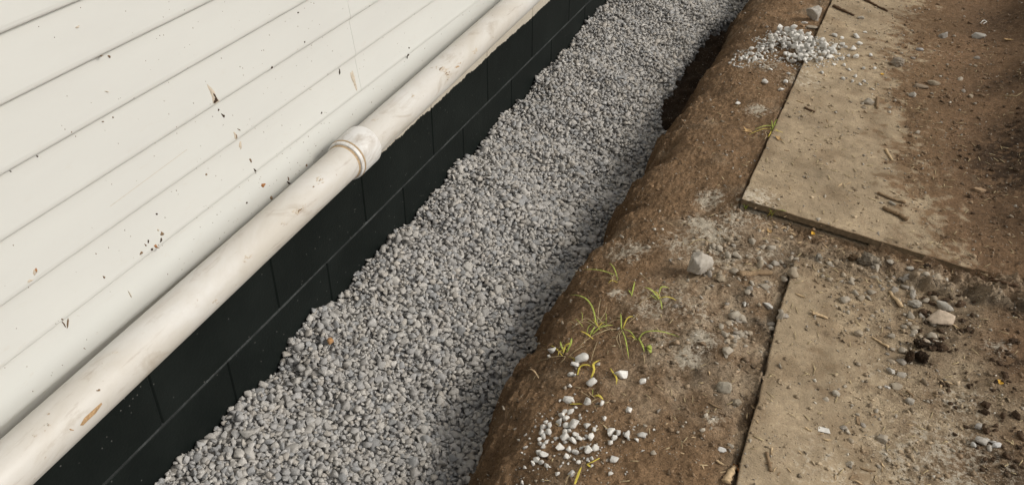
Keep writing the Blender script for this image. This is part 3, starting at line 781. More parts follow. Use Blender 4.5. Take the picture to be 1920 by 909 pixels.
for i, s in enumerate(stones):
    if i in big: continue
    if s[1] < 2.7: it = (s[0], s[1], s[2], s[3], s[4], int(rng.integers(0, 28)))
    else: it = (s[0], s[1], s[2], s[3] * 1.08, s[4], 28 + int(rng.integers(0, 16)))
    items.append(it); cols.append(grey(g, 'gravel'))
V, F, K = rock_mass(items, GV[0] + GV[1], cols)
tag(link("trench_gravel", mesh_np("trench_gravel", V, F, M_STONE, K)), "grey crushed stone filling the trench between the black wall and the bank", "gravel", kind="stuff")
xs2 = np.arange(-.003, .66, .02); ys2 = np.arange(-.2, 6.5, .02); X2, Y2 = np.meshgrid(xs2, ys2)
tag(link("gravel_base", mesh_np("gravel_base", np.stack([X2, Y2, gravel_top(X2, Y2) - .016], -1).reshape(-1, 3), gridfaces(len(xs2), len(ys2)), M_STONE, np.repeat(np.array([[.16, .155, .15]]), X2.size, 0))), kind="structure")
print("gravel stones", len(stones), "of them near", sum(1 for s in stones if s[1] < 2.7))

tick('gravel')
# ------------------------------------------------------------------ single stones
WV = [hull_rock(300 + i, int(rng.integers(11, 17)), .09, (1, rng.uniform(.65, .9), rng.uniform(.5, .75)), .015, 1) for i in range(14)]
PV = [hull_rock(340 + i, int(rng.integers(12, 20)), .12, (1, rng.uniform(.65, .9), rng.uniform(.5, .7))) for i in range(14)]
g = np.random.default_rng(5)
wm = [mesh_np("white_stone", V, F, M_WHITE, np.repeat(grey(g, 'white')[None], len(V), 0)) for V, F in WV]
pm = [mesh_np("pebble", V, F, M_PEB, np.repeat(grey(g, 'pebble')[None], len(V), 0)) for V, F in PV]
cm = []
for i in range(10):
    V, F = hull_rock(380 + i, 12, .1, (1, .8, .65), .07, 1); cm.append(mesh_np("dirt_clod", V, F, M_EARTH, np.repeat(grey(g, 'clod')[None], len(V), 0)))
def put(name, me, x, y, r, label, cat, group=None, sink=.25, tilt=.3, z=None, flat=1.0):
    o = link(name, me)
    if z is None: z = float(sg(x, y))
    rz = r * .6 * flat
    Rm = Matrix(rot(rng.uniform(0, 6.28), abs(rng.normal(0, tilt)), rng.uniform(0, 6.28)).tolist())
    o.matrix_world = Matrix.LocRotScale(Vector((x, y, z + rz * (1 - 2 * sink))), Rm.to_quaternion(), Vector((r, r, r * flat)))
    return tag(o, label, cat, group)
def special(px, py, size, col, label, name="stone", aniso=(1, .8, .65), seed=1, sink=.25, yaw=0.0, tilt=(0, 0), sub=3, m=None, cuts=9, lump=.07, cat="stone", depth=(.6, .88)):
    """one stone with its own shape; size = its longer side in photo pixels"""
    V, F = rock(sub, seed, cuts, aniso, depth, lump); p = place([px], [py])[0]
    s = size * pxscale(p) / 2; V = V * s
    c = np.asarray(col); g = np.random.default_rng(seed)
    o = link(name, mesh_np(name, V, F, m or M_PEB, np.repeat(c[None], len(V), 0)))
    hz = -V[:, 2].min()
    o.location = (p[0], p[1], p[2] + hz * (1 - 2 * sink)); o.rotation_euler = (tilt[0], tilt[1], yaw)
    return tag(o, label, cat)
LG, TN, GY, WH = (.46, .43, .38), (.50, .40, .29), (.33, .30, .26), (.66, .63, .58)
special(1311, 516, 46, (.45, .41, .35), "large chunky pale grey stone standing upright on the bank beside the pebbly dirt", aniso=(.8, .7, 1.05), seed=211, yaw=.4, tilt=(.1, .2), sink=.06)
special(1762, 603, 52, (.55, .44, .33), "large tan wedge shaped stone among the dark crumbs", aniso=(1, .7, .62), seed=12, yaw=.3, sink=.15)
special(1770, 578, 34, (.45, .42, .36), "flat pale stone leaning behind the large tan wedge", aniso=(1, .55, .4), seed=13, yaw=-.2)
special(1524, 36, 30, (.52, .48, .42), "pale blocky rock at the far end of the board edge crack", aniso=(1, .75, .75), seed=14, yaw=-.3, sink=.1)
special(1522, 54, 22, (.36, .31, .24), "flat brownish stone just below the pale blocky rock", aniso=(1, .6, .3), seed=15)
special(1508, 44, 14, (.62, .58, .52), "thin white sliver of stone beside the pale blocky rock", aniso=(1, .45, .25), seed=16, yaw=.4)
special(1681, 122, 26, (.34, .29, .23), "rough pitted grey rock half sunk in the reddish dirt", aniso=(1, .85, .75), seed=17, lump=.13)
special(1628, 194, 20, (.43, .38, .31), "rounded grey stone on the board next to a short stick", aniso=(1, .75, .65), seed=18, cuts=4)
special(1710, 181, 14, (.45, .42, .37), "round pale stone in the reddish rut below a flat stone", aniso=(1, .85, .8), seed=19, cuts=4)
special(1750, 159, 24, (.34, .28, .20), "flat tan stone lying in the reddish rut", aniso=(1, .55, .4), seed=20, yaw=.1)
special(1728, 164, 26, (.26, .20, .14), "low brown slab of stone touching the flat tan stone in the rut", aniso=(1, .4, .25), seed=21, yaw=-.1)
special(1834, 71, 26, (.40, .38, .34), "flat grey stone alone on the upper slope of the dirt mound", aniso=(1, .5, .4), seed=22)
special(1769, 70, 20, (.33, .31, .28), "thin grey stone tilted up on its edge in the dirt", aniso=(1, .5, .6), seed=23, yaw=.8, tilt=(.5, 0))
special(1724, 95, 14, (.40, .39, .38), "small bluish grey stone beside a wood chip in the rut", aniso=(1, .7, .6), seed=24)
special(1614, 36, 13, (.48, .44, .38), "pale oval stone on the far part of the board near the root", aniso=(1, .8, .7), seed=25, cuts=4)
special(1350, 526, 20, (.33, .27, .19), "small brown blocky stone next to the large chunky pale one", aniso=(1, .8, .7), seed=26)
special(1628, 494, 48, (.31, .26, .195), "big knobbly grey brown clod below the board end", name="dirt_clod", aniso=(1, .7, .6), seed=27, lump=.16, m=M_EARTH, cat="clod", sink=.2)
special(1598, 488, 20, (.16, .105, .06), "reddish brown clod beside the big knobbly clod", name="dirt_clod", aniso=(1, .8, .7), seed=127, lump=.14, m=M_EARTH, cat="clod", sink=.2)
special(1535, 485, 20, (.31, .28, .23), "crumbly grey clod near the buried end of the board", name="dirt_clod", aniso=(.8, 1, .6), seed=28, lump=.15, m=M_EARTH, cat="clod")
special(1357, 728, 30, (.34, .305, .24), "round grey stone half sunk in the brown dirt beside the frayed board", aniso=(1, .9, .6), seed=29, sink=.35)
special(1380, 756, 20, (.27, .23, .17), "round brown pebble below the half sunk grey stone", name="pebble", aniso=(1, .9, .6), seed=30, cuts=4)
special(1353, 844, 18, (.72, .70, .66), "smooth white oval pebble close to the splintered wood", name="pebble", aniso=(1, .6, .45), seed=31, cuts=2, m=M_WHITE)
special(1440, 574, 22, (.52, .50, .46), "smooth pale oval pebble near the board edge in the pebbly dirt", name="pebble", aniso=(1, .6, .5), seed=32, yaw=-.5, cuts=3)
special(1395, 571, 15, (.47, .45, .41), "upright oval grey pebble in the pebbly dirt", name="pebble", aniso=(.7, 1, .6), seed=33, cuts=3)
special(1653, 824, 20, (.37, .32, .25), "round grey pebble alone on the dusty near dirt", name="pebble", aniso=(1, .95, .7), seed=34, cuts=4)
special(1567, 739, 16, (.42, .38, .31), "round pale pebble on the middle of the frayed board", name="pebble", aniso=(1, .85, .7), seed=35, cuts=4)
special(1609, 627, 17, (.34, .28, .2), "brown grey pebble on the board near a dark hole", name="pebble", aniso=(1, .8, .7), seed=36)
special(1669, 697, 19, (.46, .43, .38), "pale grey oval pebble topmost of the cluster on the dusty dirt", name="pebble", aniso=(1, .7, .6), seed=37, yaw=-.6)
special(1690, 704, 18, (.42, .38, .32), "flat tan grey pebble in the cluster on the dusty dirt", name="pebble", aniso=(1, .75, .5), seed=38)
special(1681, 725, 22, (.33, .28, .21), "dull brown flat pebble at the bottom of the cluster on the dusty dirt", name="pebble", aniso=(1, .85, .4), seed=39, sink=.35)
special(1663, 726, 12, (.55, .52, .47), "small white pebble beside the dull brown flat one", name="pebble", aniso=(1, .8, .6), seed=40)
special(1705, 754, 17, (.36, .33, .28), "grey pebble with a dark underside below the cluster", name="pebble", aniso=(1, .8, .8), seed=41)
special(1835, 358, 25, (.40, .27, .16), "flat orange brown stone on the smooth dark dirt", aniso=(1, .45, .4), seed=42)
special(1672, 383, 16, (.40, .37, .31), "grey wedge stone beside the stick on the board", aniso=(1, .5, .5), seed=43, yaw=-.5)
special(1668, 492, 14, (.36, .32, .26), "small square pebble touching the big knobbly clod", name="pebble", aniso=(1, .9, .7), seed=44)
special(1706, 505, 14, (.45, .42, .36), "pale pebble on the dirt past the big knobbly clod", name="pebble", aniso=(1, .8, .7), seed=45)
special(1714, 572, 28, (.35, .32, .27), "lumpy grey stone next to the large tan wedge", aniso=(1, .7, .6), seed=46, lump=.12)
special(1711, 554, 20, (.36, .33, .28), "upright grey pebble behind the lumpy grey stone", name="pebble", aniso=(.6, 1, .6), seed=47)
special(1733, 641, 20, (.40, .33, .25), "tan stone resting on the dark crumbly clods", aniso=(1, .6, .5), seed=48)
special(1725, 651, 30, (.05, .033, .02), "dark crumbly clod under the tan stone", name="dirt_clod", aniso=(1, .8, .7), seed=49, lump=.18, m=M_EARTH, cat="clod", sink=.1)
special(1723, 678, 30, (.035, .022, .013), "blackish upright clod, nearer one of the dark pair", name="dirt_clod", aniso=(1, .8, .9), seed=50, lump=.16, m=M_EARTH, cat="clod", sink=.1)
special(1703, 678, 17, (.075, .047, .028), "narrow brown clod standing against the blackish clod", name="dirt_clod", aniso=(.6, .6, 1), seed=51, lump=.1, m=M_EARTH, cat="clod", sink=.1)
special(1757, 652, 26, (.05, .03, .018), "dark crumbly clod beside the tan stone at the edge of the red dirt", name="dirt_clod", aniso=(1, .8, .6), seed=52, lump=.2, m=M_EARTH, cat="clod")
special(1750, 553, 22, (.06, .038, .022), "dark clod standing in for the dark hole behind the large tan wedge", name="dirt_clod", aniso=(1, .7, .5), seed=53, lump=.18, m=M_EARTH, cat="clod")  # dark lump added where a shaded hole opens
special(1736, 501, 17, (.05, .035, .024), "dark clod just past the end of the board", name="dirt_clod", aniso=(1, .75, .6), seed=54, lump=.12, m=M_EARTH, cat="clod")
# one rusty stone in the gravel
pg = place([620], [642], lambda x, y: np.maximum(gravel_top(x, y) + .004, soil(x, y)))[0]
V, F = rock(2, 56, 5, (1, .9, .8), (.7, .9), .05)
o = link("gravel_stone", mesh_np("rusty_stone", V, F, M_STONE, np.repeat(np.array([[.42, .21, .07]]), len(V), 0))); o.location = pg + np.array((0, 0, .006)); o.scale = (.0085,) * 3
tag(o, "single rusty orange stone in the grey gravel close to the black wall", "stone")
# six light stones huddled in the crumbs
for i, (px, py, s, c) in enumerate(((1838, 831, 24, LG), (1868, 837, 18, (.60, .59, .57)), (1855, 840, 15, (.50, .46, .40)), (1824, 836, 13, (.5, .49, .46)), (1850, 826, 12, (.44, .42, .38)), (1862, 830, 12, (.52, .5, .47)), (1833, 802, 16, (.33, .31, .28)))):
    special(px, py, s, c, "small pale grey stone in the huddle on dark crumbs", aniso=(1, .65, .6), seed=60 + i, sub=2, yaw=i * .7, sink=.15)["group"] = "pale stones huddled on the dark crumbs"

# ------------------------------------------------------------------ white stones on the bank by the grass
near = [(712,103,75),(672,142,48),(524,54,48),(502,90,22),(640,205,38),(667,210,20),(960,187,85),(1100,248,48),(776,256,65),(634,275,30),(668,333,16),(574,372,22),(633,370,62),(748,376,60),(838,388,40),(675,418,22),(640,440,48),(605,438,35),(1011,430,38),(580,465,45),(612,483,45),(700,465,18),(706,484,18),(665,522,75),(742,528,46),(855,485,30),(468,533,40),(505,533,35),(485,508,30),(570,500,50),(617,528,40),(573,530,20),(418,538,16),(790,552,38),(803,535,18),(903,568,52),(942,575,38),(917,603,38),(997,591,55),(1090,588,50),(605,568,35),(632,562,30),(460,573,40),(503,572,40),(470,596,45),(607,600,60),(672,588,40),(695,610,45),(655,625,50),(770,598,55),(725,614,20),(745,600,30),(445,617,30),(608,633,28),(550,612,28),(525,635,16),(485,636,35),(447,643,28),(467,660,32),(574,660,55),(628,680,38),(672,695,42),(708,672,30),(755,680,55),(797,668,48),(470,715,55),(440,695,35),(425,740,40),(455,760,40),(487,783,28),(403,767,30),(610,722,34),(640,722,12),(664,745,24),(690,763,28),(593,766,14),(626,770,16),(748,745,22),(777,735,26),(915,743,52),(557,830,30),(650,832,48),(335,885,18)]
names = {(712,103): "large white stone on the bank topmost of a touching pair under the grass", (672,142): "smaller white stone touching the large one under the grass", (524,54): "white stone tucked under yellow blades at the lip of the bank",
         (960,187): "biggest white angular stone alone on the bank below the long green blade", (1100,248): "white round stone alone beyond the biggest angular one", (776,256): "flat white stone at the foot of the curled yellow blade",
         (633,370): "square topped white stone at the head of the spilled heap", (748,376): "rounded white stone beside a yellow leaf scrap", (665,522): "largest grey stone amid the white spilled stones", (742,528): "dark grey sliver standing among the white spilled stones",
         (1011,430): "white pebble alone on the brown dirt beyond the yellow leaf scrap", (855,485): "small white oval pebble between the heap and the outlying stones", (997,591): "wedge shaped white stone next to the trio of outlying stones", (1090,588): "white stone at the outer end of the outlying row",
         (915,743): "white stone with a straw leaning on it", (557,830): "white pebble alone below the spilled heap", (650,832): "white flat stone beside the thin yellow stalk", (335,885): "tiny white pebble on the bare bank shoulder"}
q = place([880 + a / 3.38 for a, b, c in near], [640 + b / 3.38 + c / 3.38 * .25 for a, b, c in near])
for (a, b, c), p in zip(near, q):
    r = c / 3.38 * pxscale(p) / 2 * 1.16
    o = put("white_stone", wm[int(rng.integers(0, 14))], p[0], p[1], r, names.get((a, b), "small white stone in the spilled heap on the bank below the grass"), "stone", None if (a, b) in names else "white stones spilled on the bank below the grass", sink=.12, tilt=.5, flat=rng.uniform(.9, 1.2))
q_near = q[20:]
# and the heap spilled over the far board's edge
out = place([1383, 1400, 1432, 1452, 1490, 1530, 1562, 1568, 1548, 1528, 1502, 1490, 1470, 1440, 1418, 1396], [112, 100, 72, 62, 60, 75, 82, 105, 112, 122, 128, 124, 116, 106, 118, 122])
def in_poly(x, y, P):
    r = False; n = len(P)
    for i in range(n):
        x0, y0, x1, y1 = P[i][0], P[i][1], P[i - 1][0], P[i - 1][1]
        if (y0 > y) != (y1 > y) and x < (x1 - x0) * (y - y0) / (y1 - y0) + x0: r = not r
    return r
lo, hi = out.min(0), out.max(0); cx, cy = out[:, 0].mean(), out[:, 1].mean()
heap = []
tries = 0
while len(heap) < 270 and tries < 9000:
    tries += 1
    x, y = rng.uniform(lo[0], hi[0]), rng.uniform(lo[1], hi[1])
    if not in_poly(x, y, out): continue
    r = float(np.clip(math.exp(rng.normal(math.log(.0094), .32)), .0055, .016))
    if x < .80: r *= .75
    z = float(sg(x, y))
    for (hx, hy, hz, hr) in heap:
        d = math.hypot(hx - x, hy - y)
        if d < (hr + r) * .8: z = max(z, hz + math.sqrt(max((.62 * (hr + r)) ** 2 - (d * .7) ** 2, 0)) * .8 - r * .2)
    base = float(sg(x, y))
    if z - base > .027 * max(0, 1 - ((x - cx) / .2) ** 2) + .008: continue
    heap.append((x, y, z, r))
for (x, y, z, r) in heap:
    put("white_stone", wm[int(rng.integers(0, 14))], x, y, r, "white stone in the heap spilled across the board edge", "stone", "white stones heaped across the board edge", sink=.1, tilt=.6, z=z)
strag = [(1605, 69, 13), (1564, 67, 12), (1578, 72, 10), (1578, 83, 11), (1585, 88, 10), (1596, 92, 16), (1604, 107, 14), (1564, 87, 14), (1560, 97, 17), (1554, 107, 16), (1582, 122, 9), (1590, 104, 8), (1611, 82, 11), (1578, 110, 10), (1563, 120, 9), (1603, 142, 9), (1580, 147, 10), (1598, 152, 8), (1541, 136, 9), (1445, 130, 8), (1434, 154, 13), (1474, 153, 11), (1464, 168, 12), (1478, 138, 8), (1383, 193, 11), (1632, 103, 9), (1622, 60, 8), (1619, 128, 9), (1640, 128, 8), (1592, 130, 8), (1612, 158, 8), (1620, 152, 8)]
q = place([s[0] for s in strag], [s[1] + 2 for s in strag])
for s, p in zip(strag, q):
    put("white_stone", wm[int(rng.integers(0, 14))], p[0], p[1], s[2] * pxscale(p) / 2, "small white stone strayed from the heap at the board edge", "stone", "white stones strayed from the far heap", sink=.18, tilt=.3)

tick('white stones')
# ------------------------------------------------------------------ pebbles and clods lying about
def scatter(name, meshes, poly, n, rr, label, cat, group, sink=.3, keep=None):
    P = place([a[0] for a in poly], [a[1] for a in poly]); lo, hi = P.min(0), P.max(0); k = t = 0
    while k < n and t < 8000:
        t += 1
        x, y = rng.uniform(lo[0], hi[0]), rng.uniform(lo[1], hi[1])
        if not in_poly(x, y, P): continue
        r = float(np.clip(math.exp(rng.normal(math.log(rr), .38)), rr * .5, rr * 2.1))
        put(name, meshes[int(rng.integers(0, len(meshes)))], x, y, r, label, cat, group, sink=sink, tilt=.3); k += 1
scatter("pebble", pm, [(1300, 470), (1480, 420), (1500, 470), (1480, 560), (1470, 610), (1400, 620), (1330, 590)], 82, .0080, "small dusty pebble in the pebbly dirt between the two boards", "pebble", "pebbles in the dirt between the boards")
scatter("pebble", pm, [(1500, 480), (1640, 490), (1760, 520), (1780, 640), (1700, 720), (1640, 640), (1560, 560)], 80, .0082, "small dusty pebble strewn over the buried end of the frayed board", "pebble", "pebbles strewn over the board end")
scatter("pebble", pm, [(1340, 590), (1400, 600), (1410, 640), (1360, 670)], 26, .0085, "grey pebble clustered by the white dust patch", "pebble", "pebbles clustered by the dust patch")
scatter("pebble", pm, [(1520, 700), (1700, 720), (1760, 900), (1500, 900)], 20, .0048, "small grey pebble on the dusty dirt near the chips", "pebble", "pebbles on the dusty near dirt")
scatter("pebble", pm, [(1580, 130), (1680, 120), (1680, 240), (1600, 200)], 18, .0058, "small tan pebble on the far board below the white heap", "pebble", "pebbles on the far board")
scatter("pebble", pm, [(1500, 215), (1640, 230), (1700, 400), (1500, 380)], 18, .0046, "small tan pebble on the dirty surface of the far board", "pebble", "pebbles on the middle of the far board")
scatter("pebble", pm, [(1690, 60), (1860, 60), (1860, 260), (1700, 260)], 24, .0062, "small stone in the reddish rut below the mound", "pebble", "stones in the reddish rut")
scatter("pebble", pm, [(1290, 690), (1430, 640), (1400, 880), (1150, 880)], 22, .0044, "small grey brown pebble on the bank beside the frayed board", "pebble", "pebbles on the bank beside the frayed board")
scatter("dirt_clod", cm, [(1730, 530), (1830, 560), (1830, 650), (1740, 690), (1690, 640)], 60, .0062, "small dark crumb of soil around the large tan wedge", "clod", "dark crumbs around the tan wedge", sink=.2)
scatter("dirt_clod", cm, [(1760, 690), (1830, 690), (1850, 800), (1780, 830)], 20, .0042, "small dark crumb of soil on the pale dusty dirt", "clod", "dark crumbs on the pale dirt", sink=.2)
scatter("dirt_clod", cm, [(1850, 640), (1915, 560), (1915, 900), (1830, 880)], 60, .0058, "dark crumb of soil along the reddish dirt edge", "clod", "dark crumbs along the reddish dirt", sink=.25)
scatter("dirt_clod", cm, [(1800, 260), (1915, 200), (1915, 420), (1790, 400)], 40, .0060, "dark crumb of soil at the foot of the mound", "clod", "dark crumbs at the foot of the mound", sink=.3)

tick('pebbles')
# ------------------------------------------------------------------ wood chips, sticks, roots, leaves
def chip_mesh(seed, m, name="wood_chip"):
    g = np.random.default_rng(seed); n = 7; ang = np.sort(g.uniform(0, 6.28, n)); w_ = g.uniform(.18, .42)
    P = np.stack([np.cos(ang) * g.uniform(.75, 1, n), np.sin(ang) * w_ * g.uniform(.7, 1, n)], 1); h = .09
    bend = g.uniform(-.15, .15)
    V = [(a, b, bend * a * a + h) for a, b in P] + [(a, b, bend * a * a - h) for a, b in P]
    F = [tuple(range(n)), tuple(range(2 * n - 1, n - 1, -1))] + [(i, n + i, n + (i + 1) % n, (i + 1) % n) for i in range(n)]
    return mesh_py(name, V, F, m)
chips = [chip_mesh(600 + i, M_WOOD) for i in range(9)] + [chip_mesh(640 + i, M_WOODDARK) for i in range(4)]
def lay(name, me, px, py, half, yaw, label, cat, group=None, lift=.4, tilt=.12, sy=1.0):
    p = place([px], [py])[0]; s = half * pxscale(p)
    o = link(name, me); o.location = (p[0], p[1], p[2] + .09 * s + .0006); o.scale = (s, s * sy, s)
    o.rotation_euler = (rng.normal(0, tilt), rng.normal(0, tilt), yaw); return tag(o, label, cat, group)
lab1, gr1 = "small pale wood chip in the litter under the worn board corner", "wood chips under the worn board corner"
for (px, py, h) in ((1473, 405, 7), (1480, 432, 9), (1487, 440, 10), (1470, 428, 9), (1430, 434, 8), (1420, 468, 6), (1458, 449, 7), (1440, 440, 6), (1465, 470, 8), (1452, 418, 8), (1478, 420, 10), (1444, 423, 7), (1500, 455, 7), (1490, 458, 6), (1462, 462, 5)):
    lay("wood_chip", chips[int(rng.integers(0, 13))], px, py, h, rng.uniform(0, 3.14), lab1, "wood chip", gr1)
lab2, gr2 = "short pale wood splinter in the dirt over the board end", "wood splinters over the board end"
for (px, py, h) in ((1540, 470, 10), (1550, 465, 9), (1560, 495, 11), (1555, 487, 8), (1578, 492, 7), (1535, 520, 7), (1575, 525, 9), (1660, 525, 10), (1645, 522, 9), (1720, 490, 12), (1790, 612, 16), (1690, 560, 8), (1640, 480, 8), (1525, 500, 8), (1500, 555, 12), (1705, 600, 9)):
    lay("wood_chip", chips[int(rng.integers(0, 13))], px, py, h, rng.uniform(0, 3.14), lab2, "wood chip", gr2, sy=.5)
lab3, gr3 = "small pale wood chip on the dusty near dirt", "wood chips on the dusty near dirt"
for (px, py, h) in ((1609, 789, 14), (1638, 778, 9), (1706, 797, 8), (1635, 866, 7), (1655, 872, 8), (1566, 895, 9), (1575, 884, 7), (1625, 880, 17), (1440, 868, 10), (1448, 850, 14), (1453, 880, 9), (1536, 815, 9), (1550, 825, 10), (1515, 805, 9), (1765, 722, 16), (1780, 718, 9), (1870, 716, 6), (1600, 895, 12), (1460, 888, 8), (1480, 882, 8), (1500, 848, 6), (1655, 883, 8), (1420, 790, 7), (1730, 890, 6), (1610, 905, 11), (1690, 740, 8)):
    lay("wood_chip", chips[int(rng.integers(0, 13))], px, py, h, rng.uniform(0, 3.14), lab3, "wood chip", gr3, sy=.8)
lab4, gr4 = "small wood chip on the dirt surface of the far board", "wood chips on the far board"
for (px, py, h) in ((1550, 228, 8), (1475, 283, 6), (1525, 281, 6), (1559, 270, 5), (1482, 330, 6), (1482, 355, 6), (1575, 348, 10), (1640, 335, 7), (1715, 102, 8), (1523, 184, 6), (1500, 192, 8), (1565, 302, 6), (1605, 250, 6), (1590, 345, 8), (1655, 250, 5), (1685, 300, 5)):
    lay("wood_chip", chips[int(rng.integers(0, 13))], px, py, h, rng.uniform(0, 3.14), lab4, "wood chip", gr4, sy=.6)
lab5, gr5 = "small wood chip on the brown bank beside the frayed board", "wood chips on the bank beside the frayed board"
for (px, py, h) in ((1340, 762, 16), (1352, 775, 9), (1330, 700, 8), (1365, 838, 6), (1350, 868, 12), (1318, 876, 8), (1410, 762, 9), (1400, 780, 9), (1420, 690, 8), (1300, 820, 6), (1250, 795, 5), (1390, 690, 6), (1280, 850, 6), (1355, 886, 9)):
    lay("wood_chip", chips[int(rng.integers(0, 13))], px, py, h, rng.uniform(0, 3.14), lab5, "wood chip", gr5, sy=.7)
def tube(name, pts, r0, r1, m, label=None, cat=None, f=sg, lift=.9, seed=0, n=7):
    """a stick or root lying along the given pixels"""
    g = np.random.default_rng(seed); P = place([p[0] for p in pts], [p[1] for p in pts], f)
    t = np.linspace(0, len(P) - 1, len(P) * 4); i = np.clip(t.astype(int), 0, len(P) - 2); u = (t - i)[:, None]
    Q = P[i] * (1 - u) + P[i + 1] * u
    Q[:, 2] = f(Q[:, 0], Q[:, 1]); Q[:, 2] = (Q[:, 2] + np.roll(Q[:, 2], 1) * (np.arange(len(Q)) > 0) + Q[:, 2] * (np.arange(len(Q)) == 0)) / 2
    V, F = [], []
    for k, c in enumerate(Q):
        d = Q[min(k + 1, len(Q) - 1)] - Q[max(k - 1, 0)]; d /= np.linalg.norm(d) + 1e-9
        s = np.cross(d, (0, 0, 1)); s /= np.linalg.norm(s) + 1e-9; up = np.cross(s, d)
        r = (r0 + (r1 - r0) * k / (len(Q) - 1)) * g.uniform(.8, 1.2)
        for a in range(n):
            w_ = 2 * math.pi * a / n; V.append(c + up * r * lift + s * r * math.cos(w_) * g.uniform(.8, 1.2) + up * r * .8 * math.sin(w_))
        if k: F += [((k - 1) * n + a, (k - 1) * n + (a + 1) % n, k * n + (a + 1) % n, k * n + a) for a in range(n)]
    F += [tuple(range(n - 1, -1, -1)), tuple((len(Q) - 1) * n + a for a in range(n))]
    V = np.array(V); org = V.mean(0); o = link(name, mesh_py(name, V - org, F, m, True)); o.location = org
    if label: tag(o, label, cat)
    return o
tube("root", [(1562, 14), (1575, 20), (1585, 24), (1601, 31)], .008, .005, M_ROOT, "short dark brown root lying on the far board", "root", seed=1)
tube("root", [(1618, 0), (1630, 6), (1645, 14), (1664, 23)], .006, .005, M_ROOT, "longer thin root at the far edge of the board", "root", seed=2)
tube("stick", [(1655, 391), (1668, 398), (1685, 405), (1700, 415)], .006, .008, M_WOODDARK, "flat tan stick on the board beside a grey wedge stone", "stick", seed=3)
tube("stick", [(1645, 363), (1665, 372), (1682, 378), (1697, 382)], .004, .005, M_WOODDARK, "broken brown twig behind the grey wedge stone", "stick", seed=4)
tube("stick", [(1645, 186), (1644, 205)], .006, .005, M_WOODDARK, "short upright looking stick beside a rounded grey stone", "stick", seed=5)
tube("stick", [(1660, 282), (1666, 292), (1673, 302)], .005, .003, M_WOOD, "thin pale stick on the dirt of the far board", "stick", seed=6)
tube("stick", [(1668, 548), (1676, 560), (1690, 577)], .0035, .0055, M_WOOD, "pale pointed splinter in the pebbles before the tan wedge", "stick", seed=7)
tube("stick", [(1635, 633), (1650, 643), (1665, 653)], .0028, .0035, M_WOOD, "pale straight splinter on the middle of the frayed board", "stick", seed=8)
tube("stick", [(1522, 589), (1537, 593), (1551, 598)], .0055, .003, M_WOOD, "pale flat splinter by the dark hole in the board dirt", "stick", seed=9)
tube("stick", [(1838, 520), (1860, 526), (1880, 532), (1905, 541)], .004, .005, M_ROOT, "dark thin stick half buried in the reddish dirt", "stick", seed=10)
tube("stick", [(1437, 848), (1441, 865), (1445, 884)], .003, .004, M_WOODDARK, "forked brown twig on the near end of the frayed board", "stick", seed=11)
tube("stick", [(1508, 203), (1527, 212)], .004, .004, M_ROOT, "dark short twig on the far board among chips", "stick", seed=12)
tube("stick", [(1385, 516), (1410, 514), (1447, 512)], .009, .008, M_WOODDARK, "broad flat piece of brown bark in the pebbly dirt", "bark", seed=13, lift=.35)
tube("stick", [(1700, 733), (1712, 744)], .003, .003, M_WOODDARK, "short brown twig leaning near the cluster of pebbles", "stick", seed=14)
tube("stick", [(1360, 906), (1368, 890), (1377, 878)], .010, .005, M_WOOD, "broad pale splintered wood piece beside the board crack", "wood piece", seed=15, lift=.4)
tube("stick", [(1374, 870), (1381, 878), (1386, 884)], .002, .0028, M_RUST, "thin reddish splinter above the broad splintered piece", "stick", seed=16)
tube("stick", [(1884, 180), (1905, 181), (1918, 172)], .0022, .0015, M_STRAW, "thin curved pale root on the mound slope", "root", seed=17)
tube("stick", [(1840, 43), (1846, 38), (1850, 42), (1843, 46)], .0025, .002, M_PAPER, "small looped white string on the mound slope", "string", seed=18)
def leaf(px, py, pts, m, label, curl=.3):
    p = place([px], [py])[0]; s = pxscale(p); P = np.array(pts, float) * s; c = P.mean(0)
    V = [(a, -b, .0015 + curl * abs(a) + curl * .5 * abs(b)) for a, b in P] + [(c[0], -c[1], .001)]; n = len(P)
    me = mesh_py("leaf", V, [(i, (i + 1) % n, n) for i in range(n)], m); md_o = link("dry_leaf", me); md_o.location = p
    md = md_o.modifiers.new("thickness", 'SOLIDIFY'); md.thickness = .0006
    return tag(md_o, label, "leaf")
leaf(1402, 247, [(-12, -9), (-4, -5), (3, -6), (8, 2), (10, 10), (4, 8), (0, 4), (-9, 10), (-4, 2)], M_LEAF, "dry orange leaf on the bank beside the weed by the board edge")
leaf(1459, 262, [(-8, -6), (2, -8), (5, 0), (10, 8), (0, 4)], M_LEAF, "tan dry leaf on the board beside the weed")
leaf(1523, 439, [(-3, -6), (2, -5), (5, 0), (5, 6), (-2, 5)], M_YLEAF, "small bright yellow leaf under the board edge")
leaf(1443, 435, [(-6, -6), (0, -8), (5, 2), (2, 8), (-4, 4)], M_LEAF, "pale dry leaf scrap among the wood chips")
leaf(1875, 718, [(-5, -5), (3, -6), (6, 2), (0, 6), (-5, 4)], M_YLEAF, "yellow leaf scrap on the reddish dirt near crumbs")
leaf(1890, 76, [(-9, 2), (0, -5), (9, 0), (6, 6), (-4, 7)], M_LEAF, "tan leaf scrap high on the mound slope")
leaf(1654, 141, [(-3, -3), (3, -3), (3, 3), (-3, 3)], M_YLEAF, "tiny yellow leaf scrap near the rough pitted rock")
leaf(1545, 807, [(-12, -6), (8, -7), (12, 5), (-10, 7)], M_PAPER, "torn dirty white scrap on the near end of the frayed board", .02).name = "paper_scrap"
bpy.data.objects["paper_scrap"]["category"] = "scrap"

tick('chips')
